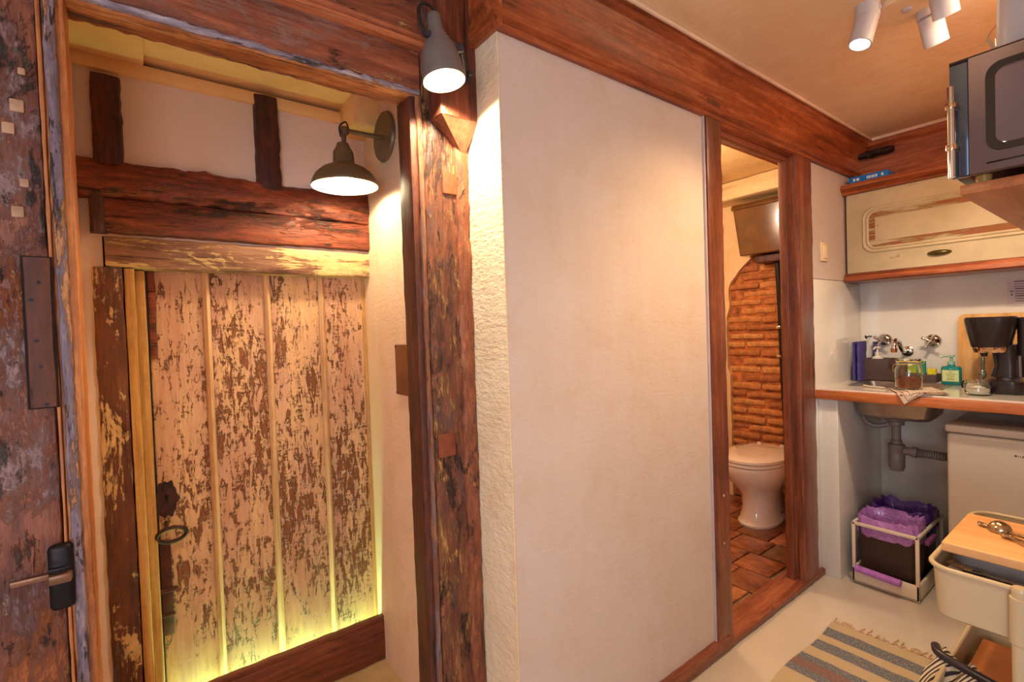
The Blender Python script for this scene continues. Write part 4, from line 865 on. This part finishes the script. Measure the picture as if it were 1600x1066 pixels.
# coffee maker
bp = plain('black_plastic', rgb(34, 24, 26), .3, 0, .05, 10, 0, .2)
cf = thing('coffee_maker', 'black drip coffee maker with a chrome band on the worktop', 'coffee maker', (-.41, 2.88, .918))
def rr(cx, cy, w, d, r, z): return [(cx+x, cy+y, z) for x, y in roundrect(w, d, r, 5)]
bm = BM(); rs = [ring(bm, rr(-.435, 2.88, w, d, r, z)) for z, w, d, r in ((1.110, .118, .13, .045), (1.115, .122, .134, .045), (1.215, .158, .168, .05), (1.232, .160, .170, .05), (1.238, .150, .160, .05))]
skin(bm, rs); part('filter_basket', bm, bp, cf)
bm = BM(); rs = [ring(bm, rr(-.435, 2.88, w, d, r, z)) for z, w, d, r in ((1.087, .104, .116, .042), (1.090, .108, .120, .042), (1.112, .116, .128, .044))]
skin(bm, rs); part('chrome_band', bm, plain('warm_chrome', rgb(214, 180, 150), .12, 1), cf, 'polished chrome band')
bm = BM(); rs = [ring(bm, rr(-.395+dx, 2.90, w, d, .025, z)) for z, w, d, dx in ((.985, .085, .11, .0), (1.03, .072, .11, .006), (1.10, .076, .11, .0), (1.12, .08, .12, -.004))]
skin(bm, rs); part('column', bm, bp, cf)
bm = BM(); rs = [ring(bm, rr(-.388, 2.875, w, d, .04, z)) for z, w, d in ((.919, .120, .17), (.925, .126, .176), (.970, .122, .172), (.986, .098, .13))]
skin(bm, rs); part('base', bm, bp, cf)
bm = BM(); cyl(bm, (-.455, 2.86, 1.087), (-.455, 2.86, 1.07), .014, .010, 16); part('drip_nozzle', bm, bp, cf)
cn = thing('coffee_canister', 'black canister with pale labels right of the coffee maker', 'canister', (-.305, 2.95, .918))
bm = BM(); rs = [ring(bm, rr(-.305, 2.95, w, d, .02, z)) for z, w, d in ((.919, .108, .13), (1.225, .112, .134), (1.232, .10, .12))]; skin(bm, rs); part('body', bm, bp, cn)
bm = BM(); bx(bm, -.335, -.26, 2.882, 2.888, 1.10, 1.18, .0005); part('grey_label', bm, plain('grey_label', rgb(150, 146, 150), .4), cn, 'grey label')
bm = BM(); bx(bm, -.337, -.26, 2.882, 2.8885, .985, 1.055, .0005); part('cream_label', bm, plain('cream_label', rgb(226, 184, 110), .5), cn, 'cream label')
bm = BM(); tube(bm, curve([(-.350, 2.89, 1.07), (-.350, 2.875, 1.06), (-.349, 2.873, 1.0), (-.348, 2.875, .945), (-.348, 2.89, .935)]), .006, 10); part('side_handle', bm, plain('grey_handle', rgb(110, 96, 104), .3, .4), cn)
# small sugar jar + spoon
sx, sy = -.455, 2.735
sj = thing('sugar_jar', 'small low glass jar with white sugar near the worktop edge', 'jar', (sx, sy, .919))
bm = BM(); lathe(bm, [(.001, 0), (.034, 0), (.040, .005), (.041, .030), (.038, .040), (.034, .046), (.034, .054), (.036, .055), (.036, .060), (.032, .060), (.032, .046), (.037, .036), (.038, .010), (.034, .004), (.001, .004)], (sx, sy, .9195), (0, 0, 1), 40, False); part('body', bm, GL, sj)
bm = BM(); lathe(bm, [(.001, .0045), (.034, .006), (.037, .012), (.037, .024), (.02, .029), (.001, .027)], (sx, sy, .9195), (0, 0, 1), 28, False); part('contents', bm, plain('white_sugar', rgb(240, 232, 214), .9, 0, .03, 100, .4), sj, 'white sugar')
bm = BM(); tube(bm, curve([(sx-.040, sy-.008, .975), (sx-.046, sy-.012, .965), (sx-.044, sy-.012, .945)]), .003, 8); part('clip', bm, blackiron, sj)
wv = thing('frother', 'metal milk frother standing behind the sugar jar', 'frother', (-.455, 2.80, .92))
bm = BM(); lathe(bm, [(.001, 0), (.012, .001), (.013, .01), (.005, .02), (.004, .06), (.010, .066), (.013, .078), (.011, .092), (.006, .098), (.007, .102), (.007, .150), (.001, .152)], (-.452, 2.80, .9195), (.02, 0, 1), 20); part('stem', bm, plain('frother_steel', rgb(120, 130, 110), .2, .8), wv)

# switch
sw = thing('light_switch', 'white light switch right of the bathroom door', 'switch', (-1.008, 2.71, 1.585))
bm = BM(); bx(bm, -1.009, -1.000, 2.672, 2.748, 1.540, 1.632, .003); part('plate', bm, plain('cream_switch', rgb(232, 206, 170), .35), sw)
bm = BM(); bx(bm, -1.001, -.996, 2.688, 2.732, 1.555, 1.617, .002); part('rocker', bm, plain('cream_rocker', rgb(236, 212, 180), .3), sw)

# ================================================================= UNDER THE WORKTOP
# fridge
fg = thing('fridge', 'small white fridge under the worktop', 'fridge', (-.3, 2.87, 0))
wf = plain('fridge_white', rgb(188, 174, 160), .3, 0, .01, 3, 0, .2)
bm = BM(); bx(bm, -.535, -.07, 2.70, 3.06, .02, .775, .006); part('cabinet', bm, wf, fg)
bm = BM(); bx(bm, -.54, -.065, 2.655, 2.695, .045, .762, .014, 4); fd = part('door', bm, wf, fg)
bm = BM(); bx(bm, -.545, -.06, 2.650, 3.06, .765, .798, .010, 3); part('top_cap', bm, wf, fg)
bm = BM(); bx(bm, -.52, -.08, 2.69, 2.72, .0, .04, .003); part('kick_plate', bm, plain('dark_kick', rgb(70, 62, 58), .5), fg)
bm = BM(); lathe(bm, [(.004, 0), (.004, .0008), (.001, .0008)], (-.337, 2.6555, .700), (0, -1, 0), 14)
for x in (-.330, -.325): bx(bm, x, x+.0015, 2.6542, 2.6552, .696, .702)
bx(bm, -.319, -.3165, 2.6542, 2.6552, .695, .703); bx(bm, -.312, -.3095, 2.6542, 2.6552, .695, .703); prism(bm, [(-.3185, 2.6542, .703), (-.3160, 2.6542, .703), (-.3095, 2.6542, .695), (-.312, 2.6542, .695)], (0, .001, 0))
part('brand_mark', bm, plain('dark_print', rgb(70, 50, 40), .5), fd, 'tiny dark brand lettering')

# bin rack
rk = thing('bin_rack', 'white pull-out rack holding two waste bins under the sink', 'rack', (-.76, 2.84, 0))
wr = plain('rack_white', rgb(224, 206, 186), .35, 0, .02, 4)
x0, x1, y0, y1 = -.885, -.632, 2.637, 3.04
bm = BM(); bx(bm, x0, x1, y0, y0+.012, 0.006, .075, .003); bx(bm, x0, x1, y1-.012, y1, .006, .075, .003); bx(bm, x0, x0+.012, y0, y1, .006, .075, .003); bx(bm, x1-.012, x1, y0, y1, .006, .075, .003); bx(bm, x0, x1, y0, y1, .006, .012)
part('base_tray', bm, wr, rk)
for (x, y) in ((x0, y0), (x1-.014, y0), (x0, y1-.014), (x1-.014, y1-.014)):
    bm = BM(); bx(bm, x, x+.014, y, y+.014, .07, .290, .003); part('post', bm, wr, rk)
bm = BM(); bx(bm, x0, x1, y0, y0+.012, .276, .292, .004); bx(bm, x0, x1, y1-.012, y1, .276, .292, .004); bx(bm, x0, x0+.012, y0, y1, .276, .292, .004); bx(bm, x1-.012, x1, y0, y1, .276, .292, .004); part('top_frame', bm, wr, rk)
bm = BM(); bx(bm, -.63, -.61, 2.70, 2.83, .24, .262, .006); part('side_grip', bm, plain('purple_grip', rgb(120, 60, 110), .4), rk, 'purple grip')
def bag(bm, cx, cy, w, d, zt, drop, amp, seed, inner):
    rs = []; n = 72
    sec = [(-.16, zt-inner), (-.12, zt-.03), (-.06, zt+.012), (0, zt+.026), (.045, zt+.012), (.07, zt-.02), (.075, zt-drop*.6), (.05, zt-drop)]
    for k, (o, z) in enumerate(sec):
        pts = []
        for i in range(n):
            a = 2*PI*i/n; c, s = math.cos(a), math.sin(a)
            hw, hd = w/2*(1+o*1.2), d/2*(1+o*1.2)
            x = hw*math.copysign(abs(c)**.5, c); y = hd*math.copysign(abs(s)**.5, s)
            q = Vector((math.cos(a)*3, math.sin(a)*3, k*.35+seed)); e = noise.noise(q*1.2)*amp+noise.noise(q*4)*amp*.6+noise.noise(q*9)*amp*.25
            rr_ = 1+e/(w/2)*.8; pts.append((cx+x*rr_, cy+y*rr_, z+e*1.1))
        rs.append(ring(bm, pts))
    skin(bm, rs, True, False)
def bagmat(name, col, a):
    mt, nt, b = newmat(name); n = noi(nt, mapped(nt, (1, 1, 1)), 40, 5, .6, 1, 2)
    nt.links.new(ramp(nt, n, [(.3, tuple(x*.7 for x in col[:3])+(1,)), (.7, tuple(min(1, x*1.3) for x in col[:3])+(1,))]), b.inputs['Base Color'])
    b.inputs['Roughness'].default_value = .22; b.inputs['Alpha'].default_value = a; b.inputs['Transmission Weight'].default_value = .0
    b.inputs['Coat Weight'].default_value = .4; bump(nt, b, n, .9, .01); return mt
for (lab, ya, yb, colr, bcol, al, zt, sd, blab) in (
    ('brown waste bin in the front half of the rack', 2.655, 2.835, (58, 38, 32), (190, 128, 206), .86, .292, 1, 'pale lilac bag cuffed over the rim'),
    ('dark waste bin in the back half of the rack', 2.845, 3.022, (34, 30, 30), (94, 44, 150), .92, .298, 6, 'deep purple bag cuffed over the rim')):
    t = thing('waste_bin', lab, 'bin', (-.7585, (ya+yb)/2, .012))
    bm = BM(); cyy = (ya+yb)/2; cxx = -.7585
    sec = [(.195, (yb-ya)*.85, .013), (.200, (yb-ya)*.87, .018), (.222, (yb-ya)-.008, .285), (.218, (yb-ya)-.012, .285), (.196, (yb-ya)*.84, .02)]
    rs = [ring(bm, [(cxx+x, cyy+y, z) for x, y in roundrect(w, d, .018, 4)]) for w, d, z in sec]; skin(bm, rs, True, True); part('bucket', bm, plain('bin_plastic_%d' % sd, rgb(*colr), .4), t)
    bm = BM(); bag(bm, cxx, cyy, .222, (yb-ya), zt+.006, .062, .016, sd, .10); o = part('bin_bag', bm, bagmat('bag_%d' % sd, rgb(*bcol), al), t, blab, smooth=70)
bm = BM(); cyl(bm, (-.866, 2.624, .078), (-.692, 2.614, .074), .016, None, 20)
t = tag(obj('bag_roll', bm, plain('lilac_roll', rgb(176, 110, 196), .4, 0, .08, 50, .3)), 'lilac roll of bin bags lying along the front of the rack tray', 'bag roll')

# ================================================================= RUG
mt, nt, b = newmat('striped_rug'); v = mapped(nt, (1, 1, 1)); sep = N(nt, 'ShaderNodeSeparateXYZ'); nt.links.new(v, sep.inputs[0])
wob = mth(nt, 'MULTIPLY', mth(nt, 'SUBTRACT', noi(nt, v, 9, 2), .5), .012)
u = mth(nt, 'ADD', mth(nt, 'DIVIDE', mth(nt, 'SUBTRACT', sep.outputs[1], -.6), 1.1), wob)
def at(y): return (y-1.2)/1.1
bg, db, pu = rgb(180, 158, 126), rgb(96, 98, 108), rgb(122, 90, 84)
st = [(0, bg), (at(1.44), db), (at(1.49), bg), (at(1.60), pu), (at(1.64), bg), (at(1.79), db), (at(1.835), pu), (at(1.885), db), (at(1.925), bg), (at(1.985), db), (at(2.045), bg), (at(2.09), db), (at(2.155), bg)]
col = ramp(nt, u, st, 'CONSTANT')
sp2 = noi(nt, mapped(nt, (260, 60, 1)), 1, 2, .7, 0, 4)
dk2 = ramp(nt, u, [(p, (1, 1, 1, 1) if c == db else ((.4, .4, .4, 1) if c == pu else (.12, .12, .12, 1))) for p, c in st], 'CONSTANT')
col = mix(nt, mth(nt, 'MULTIPLY', ramp(nt, sp2, BW(.5, .62)), mth(nt, 'MULTIPLY', dk2, .5)), col, rgb(168, 156, 142))
nt.links.new(col, b.inputs['Base Color']); b.inputs['Roughness'].default_value = .95
wv_ = N(nt, 'ShaderNodeTexWave', bands_direction='Y'); nt.links.new(v, wv_.inputs['Vector']); wv_.inputs['Scale'].default_value = 60; bump(nt, b, mth(nt, 'ADD', wv_.outputs[1], sp2), .5, .002)
rg = thing('rug', 'beige woven rug with dark stripes and a knotted fringe on the floor', 'rug', (-.5, 1.8, 0))
bm = BM()
sheet(bm, (-.815, 2.215, 0), (.66, 0, 0), (0, -1.0, 0), 60, 60, lambda p, a, b_: Vector((p.x+.006*math.sin(p.y*13)*(1-a), p.y+.008*math.sin(p.x*9), .0065+.002*noise.noise(Vector((p.x*12, p.y*12, 0))))), .005)
part('weave', bm, mt, rg)
bm = BM(); rng = random.Random(3); x = -.812
while x < -.17:
    y = 2.213+.008*math.sin(x*9); d_ = rng.uniform(-.012, .02); L = rng.uniform(.035, .06)
    if rng.random() < .35: tube(bm, curve([(x, y, .005), (x+d_-.012, y+L*.6, .006), (x+d_+.004, y+L, .006), (x+d_+.018, y+L*.6, .006), (x+.012, y, .005)], 5), .002, 5)
    else: tube(bm, curve([(x, y, .005), (x+d_*.5, y+L*.5, .006), (x+d_, y+L, .005)], 5), .002, 5)
    tube(bm, curve([(x, y+.004, .005), (x+.014, y+.016+.006*rng.random(), .006), (x+.028, y+.004, .005)], 5), .002, 5)
    x += .027
fr = part('fringe', bm, plain('fringe_cotton', rgb(196, 160, 124), .95, 0, .1, 60, .2), rg); fr['kind'] = 'stuff'

# ================================================================= TROLLEY
tc_ = plain('cream_trolley_metal', rgb(188, 166, 134), .35, 0, .02, 4, 0, .15)
ct = thing('trolley', 'cream metal kitchen trolley at the lower right', 'trolley', (-.165, 1.57, 0))
def tray(name, z0, z1, xa, xb, ya, yb):
    cx, cy, w, d = (xa+xb)/2, (ya+yb)/2, xb-xa, yb-ya
    bm = BM(); sec = [(w-.022, d-.022, .035, z0), (w-.012, d-.012, .038, z0+.004), (w, d, .042, z1), (w-.003, d-.003, .041, z1), (w-.015, d-.015, .037, z0+.006), (w-.03, d-.03, .03, z0+.005)]
    rs = [ring(bm, [(cx+x, cy+y, z) for x, y in roundrect(a, b_, r, 8)]) for a, b_, r, z in sec]; skin(bm, rs)
    t = part(name, bm, tc_, ct)
    bm = BM(); tube(bm, [(cx+x, cy+y, z1) for x, y in roundrect(w+.004, d+.004, .044, 8)], .0055, 10, True); part('rim', bm, tc_, t)
tray('top_tray', .604, .712, -.305, -.02, 1.335, 1.80)
tray('middle_tray', .330, .425, -.305, -.02, 1.335, 1.80)
tray('bottom_tray', .10, .19, -.305, -.02, 1.335, 1.80)
for (x, y) in ((-.163, 1.322), (-.163, 1.813)):
    bm = BM(); cyl(bm, (x, y, .06), (x, y, .716), .0135, None, 20); lathe(bm, [(.0145, .612), (.0165, .614), (.0165, .702), (.0145, .704)], (x, y, 0), (0, 0, 1), 24); lathe(bm, [(.0135, .716), (.012, .722), (.001, .724)], (x, y, 0), (0, 0, 1), 24)
    bm.verts.ensure_lookup_table(); part('leg', bm, tc_, ct)
for (x, y) in ((-.25, 1.38), (-.07, 1.38), (-.25, 1.75), (-.07, 1.75)):
    bm = BM(); cyl(bm, (x-.01, y, .0275), (x+.01, y, .0275), .0205, None, 20); part('wheel', bm, plain('black_wheel', rgb(30, 28, 28), .5), ct)
    bm = BM(); cyl(bm, (x, y, .05), (x, y, .105), .006, None, 10); part('caster_stem', bm, chrome, ct)
# gray tin and board
gtn = thing('roasting_tin', 'grey lipped tin standing in the top trolley tray', 'tin', (-.15, 1.52, .61))
gt = plain('dark_grey_enamel', rgb(132, 124, 126), .35, .1, .03, 5)
bm = BM(); cx, cy = -.166, 1.535
sec = [(.22, .225, .03, .632), (.228, .232, .034, .637), (.242, .245, .04, .716), (.250, .252, .045, .720), (.250, .252, .045, .723), (.238, .24, .04, .722), (.222, .226, .034, .640), (.20, .20, .03, .638)]
rs = [ring(bm, [(cx+x, cy+y, z) for x, y in roundrect(a, b_, r, 6)]) for a, b_, r, z in sec]; skin(bm, rs); part('body', bm, gt, gtn)
cb2 = thing('cutting_board', 'thick pale wooden board lying on the grey tin', 'cutting board', (-.15, 1.52, .746))
bm = BM(); bx(bm, -.297, -.03, 1.402, 1.655, .7245, .746, .004, 3); part('board', bm, wood('pale_oak_board', rgb(196, 136, 84), rgb(216, 160, 104), rgb(230, 178, 124), 'x', 9, .12, [], .45, .1, seed=90), cb2)
# silver utensils on the board
sil = plain('tarnished_silver', rgb(176, 150, 120), .18, .95, .12, 30)
ld = thing('ladle', 'tarnished metal ladle lying bowl-up on the wooden board', 'ladle', (-.22, 1.52, .77))
bm = BM(); prof = [(.0215*math.sin(a), .0215*(1-math.cos(a))) for a in [PI/2*i/7 for i in range(8)]]
pr = [(.001 if r < .001 else r, -h) for r, h in prof]; lathe(bm, pr, (-.222, 1.5580, .7703), (.15, -.1, 1), 26, False); part('bowl', bm, sil, ld, smooth=80)
bm = BM(); tube(bm, curve([(-.205, 1.5450, .7518), (-.18, 1.5200, .7578), (-.15, 1.4850, .7538), (-.10, 1.4600, .7518), (-.06, 1.4500, .7508)]), .0036, 10); part('handle', bm, sil, ld)
sps = [('metal teaspoon with its tip towards the board\'s left edge', [(-.262, 1.5750, .7493), (-.235, 1.5550, .7498), (-.20, 1.5250, .7508), (-.165, 1.4950, .7503)], .0025, .0080),
       ('twisted metal spoon beside the ladle handle', [(-.215, 1.5250, .7498), (-.19, 1.5050, .7538), (-.15, 1.4700, .7518), (-.11, 1.4550, .7518)], .0032, .0090),
       ('metal spoon nearest the right edge on the wooden board', [(-.155, 1.5500, .7498), (-.14, 1.5250, .7538), (-.115, 1.4900, .7518), (-.075, 1.4700, .7518)], .0028, .0085)]
for lab, P, r, hr in sps:
    t = thing('spoon', lab, 'spoon', P[0], group='metal spoons on the wooden board'); pts = curve(P, 8); p0 = Vector(P[0]); dd = (Vector(P[1])-p0).normalized()
    bm = BM(); tube(bm, pts[4:], [r*(1+.35*math.sin(i*1.3)) for i in range(len(pts)-4)], 8); part('handle', bm, sil, t)
    bm = BM(); rs = []; q = Vector((0, 0, 1)).cross(dd).normalized()
    for i in range(9):
        u_ = i/8; w = hr*math.sin(PI*min(.97, .05+u_*.93))+.0004; c = p0+dd*(.024*u_-.004)
        rs.append(ring(bm, [c+q*w*math.cos(a)+Vector((0, 0, .0035*math.sin(a)+.002)) for a in [2*PI*j/12 for j in range(12)]]))
    skin(bm, rs); part('bowl', bm, sil, t, smooth=80)
# cutlery in the tray in front of the tin
def fork(lab, o, ang, L, hblack, z):
    t = thing('fork', lab, 'fork', (o[0], o[1], z), ang, 'forks in the top trolley tray')
    bm = BM(); tube(bm, [(.045, 0, .002), (.06, 0, .004), (L*.7, 0, .004), (L, 0, .001)], [.002, .0028, .0035, .004], 8); obj('handle', bm, blackiron if hblack else sil, t)
    bm = BM(); bx(bm, .028, .046, -.0085, .0085, 0, .0025, .001)
    for k in range(4): y = -.0075+.005*k; bx(bm, 0, .030, y-.0011, y+.0011, 0, .002, .0005)
    obj('tines', bm, sil, t)
fork('fork with its tines at the left corner of the top tray', (-.283, 1.40), math.radians(-22), .09, True, .705)
fork('fork in the middle of the top tray with a dark handle', (-.245, 1.372), math.radians(-8), .085, True, .704)
fork('fork lying with its tines towards the right leg', (-.155, 1.362), math.radians(175), .10, True, .704)
fork('second fork crossing beside the right leg', (-.135, 1.358), math.radians(172), .095, False, .701)
bm = BM(); bx(bm, -.285, -.04, 1.352, 1.408, .66, .700, .006); tag(obj('cutlery_tray', bm, plain('dark_tray', rgb(90, 78, 76), .4)), 'dark grey cutlery insert in front of the tin', 'tray')

# middle tray contents
bm = BM(); bx(bm, -.285, -.17, 1.55, 1.735, .342, .395, .003); bx(bm, -.17, -.05, 1.56, 1.74, .342, .41, .003)
o = tag(obj('cardboard_box', bm, plain('brown_cardboard', rgb(156, 92, 46), .7, 0, .08, 12, .1)), 'brown cardboard box in the middle trolley tray', 'box')
bm = BM(); bx(bm, -.2865, -.05, 1.5492, 1.5497, .366, .3672); obj('flap_line', bm, iron, o)
bm = BM(); lathe(bm, [(.001, 0), (.042, 0), (.045, .01), (.045, .038), (.038, .05), (.001, .054)], (-.222, 1.505, .345), (0, 0, 1), 30); tag(obj('red_tin', bm, plain('bright_red', rgb(176, 34, 20), .35)), 'round red tin below the black bar', 'tin')
bm = BM(); tube(bm, curve([(-.338, 1.515, .440), (-.325, 1.485, .442), (-.28, 1.465, .443), (-.20, 1.44, .441), (-.10, 1.41, .440)]), [.010]*4+[.012]*40, 14) if False else tube(bm, curve([(-.335, 1.520, .440), (-.322, 1.488, .442), (-.28, 1.465, .443), (-.20, 1.44, .441), (-.10, 1.41, .440)], 8), .0095, 14)
tag(obj('pan_handle', bm, plain('dark_purple_plastic', rgb(44, 34, 44), .3)), 'long dark rounded pan handle lying across the middle tray', 'handle')
mt, nt, b = newmat('black_white_stripes'); v = mapped(nt, (1, 1, 1), (.1, .1, .6)); w_ = N(nt, 'ShaderNodeTexWave', bands_direction='X'); nt.links.new(v, w_.inputs['Vector']); w_.inputs['Scale'].default_value = 38; w_.inputs['Distortion'].default_value = .15
nt.links.new(ramp(nt, w_.outputs[1], [(.35, rgb(44, 36, 42)), (.5, rgb(196, 176, 150))]), b.inputs['Base Color']); b.inputs['Roughness'].default_value = .9
bm = BM(); sheet(bm, (-.325, 1.52, 0), (.13, -.07, 0), (-.03, -.20, 0), 40, 26, lambda p, a, b_: Vector((p.x+.004*math.sin(b_*11), p.y, .438-.11*b_**1.4+.010*math.sin(a*15)+.004*math.sin(a*31+b_*5))), .004)
tag(obj('striped_cloth', bm, mt), 'black and white striped cloth hanging out of the middle tray', 'cloth')
bm = BM(); timber(bm, -.20, -.12, 1.36, 1.41, .345, .432, 'z', .006, .008, .015, 5, 22)
o = tag(obj('food_packet', bm, plain('yellow_packet', rgb(212, 160, 50), .4, 0, .1, 12)), 'yellow and white food packet leaning by the trolley leg', 'packet')
bm = BM(); bx(bm, -.175, -.145, 1.354, 1.36, .37, .42, .001); obj('packet_window', bm, plain('dark_packet_print', rgb(60, 36, 40), .4), o)

# ================================================================= MICROWAVE SHELF
bm = BM(); bx(bm, -.30, .345, 1.635, 2.60, 1.548, 1.572, .002)
tag(obj('wall_shelf', bm, wood('shelf_wood', rgb(136, 76, 40), rgb(176, 108, 66), rgb(196, 130, 84), 'y', 10, .12, [(rgb(90, 44, 26), 10, .3, .70, .03, 2)], .4, .1, .2, seed=95)), 'reddish wooden shelf carrying the microwave', 'shelf')
mwv = thing('microwave', 'black and silver microwave oven on the wooden shelf', 'microwave', (-.08, 1.8, 1.572))
mg = plain('dark_silver_front', rgb(112, 98, 104), .3, .5, .03, 5); gb = plain('gloss_black', rgb(20, 18, 24), .08, 0, .02, 3, 0, .6)
bm = BM(); bx(bm, -.308, .15, 1.622, 1.98, 1.590, 1.862, .004); part('housing', bm, bp, mwv)
bm = BM(); bx(bm, -.310, -.276, 1.598, 1.622, 1.586, 1.862, .003); part('handle_panel', bm, plain('blue_black_gloss', rgb(70, 76, 92), .12, .6, .05, 5), mwv, 'glossy dark strip behind the handle')
bm = BM(); bx(bm, -.276, .15, 1.596, 1.622, 1.586, 1.862, .003); dr2 = part('door', bm, mg, mwv)
bm = BM(); bx(bm, -.31, .15, 1.597, 1.622, 1.857, 1.866, .002); part('top_edge', bm, gb, mwv)
bm = BM(); x_0, x_1, z_0, z_1 = -.246, .06, 1.628, 1.835
rs = [ring(bm, rrloop(x_0+o, x_1-o, z_0+o, z_1-o, r, y)) for o, r, y in ((0, .03, 1.5965), (.001, .03, 1.5945), (.016, .02, 1.5945), (.018, .018, 1.5965))]; skin(bm, rs, True, False); part('window_frame', bm, gb, dr2)
bm = BM(); rs = [ring(bm, rrloop(x_0+.017, x_1-.017, z_0+.017, z_1-.017, .018, y)) for y in (1.5955, 1.597)]; skin(bm, rs); part('window', bm, plain('smoked_window', rgb(92, 80, 90), .12, .2, .02, 3, 0, .5), dr2, 'smoked window')
bm = BM(); bx(bm, -.245, .06, 1.5945, 1.597, 1.603, 1.607, .0005); part('slot', bm, gb, dr2)
bm = BM(); cyl(bm, (-.303, 1.575, 1.583), (-.303, 1.575, 1.800), .007, None, 20); hb = part('handle', bm, chrome, mwv, 'tubular chrome handle')
for z in (1.655, 1.755):
    bm = BM(); tube(bm, [(-.303, 1.575, z), (-.301, 1.588, z), (-.298, 1.60, z)], .009, 12); lathe(bm, [(.011, -.006), (.0115, 0), (.011, .006)], (-.303, 1.575, z), (0, 0, 1), 18); part('handle_mount', bm, plain('warm_chrome_mount', rgb(220, 190, 160), .1, 1), hb)
for (x, y) in ((-.26, 1.66), (.10, 1.66), (-.26, 1.94), (.10, 1.94)):
    bm = BM(); lathe(bm, [(.014, 0), (.016, .018)], (x, y, 1.5725), (0, 0, 1), 16); part('foot', bm, plain('glint_brown_foot', rgb(160, 126, 60), .4), mwv)  # yellow-brown glints under the microwave are put into the foot colour
# pitcher on the microwave
kt = thing('white_jug', 'tall pale jug with a chrome lip standing on the microwave', 'jug', (-.15, 1.76, 1.866))
jw = plain('pale_grey_jug', rgb(186, 184, 192), .3, 0, .02, 4)
bm = BM(); lathe(bm, [(.001, 0), (.072, 0), (.076, .004), (.076, .24), (.073, .246), (.001, .25)], (-.172, 1.76, 1.866), (0, 0, 1), 44); part('body', bm, jw, kt)
vd = Vector((-.9, .1, 0)).normalized(); c = Vector((-.172, 1.76, 0))
bm = BM()
p = [c+vd*.074+Vector((0, 0, 1.893)), c+vd*.098+Vector((0, 0, 1.957)), c+vd*.086+Vector((0, 0, 1.968)), c+vd*.074+Vector((0, 0, 1.965))]
prism(bm, [q+Vector((0, -.012, 0)) for q in (p[0], p[1], p[1]+Vector((.006, 0, .004)), p[0]+Vector((.010, 0, .004)))], (0, .024, 0)); part('spout', bm, chrome, kt, 'chrome spout lip')
bm = BM(); tube(bm, curve([p[1], c+vd*.092+Vector((0, 0, 1.972)), c+vd*.082+Vector((0, 0, 1.985)), c+vd*.070+Vector((0, 0, 1.99))]), .0016, 6); tube(bm, [c+vd*.077+Vector((0, 0, 1.90)), c+vd*.078+Vector((0, 0, 1.955))], .003, 8); part('spout_wire', bm, chrome, kt)
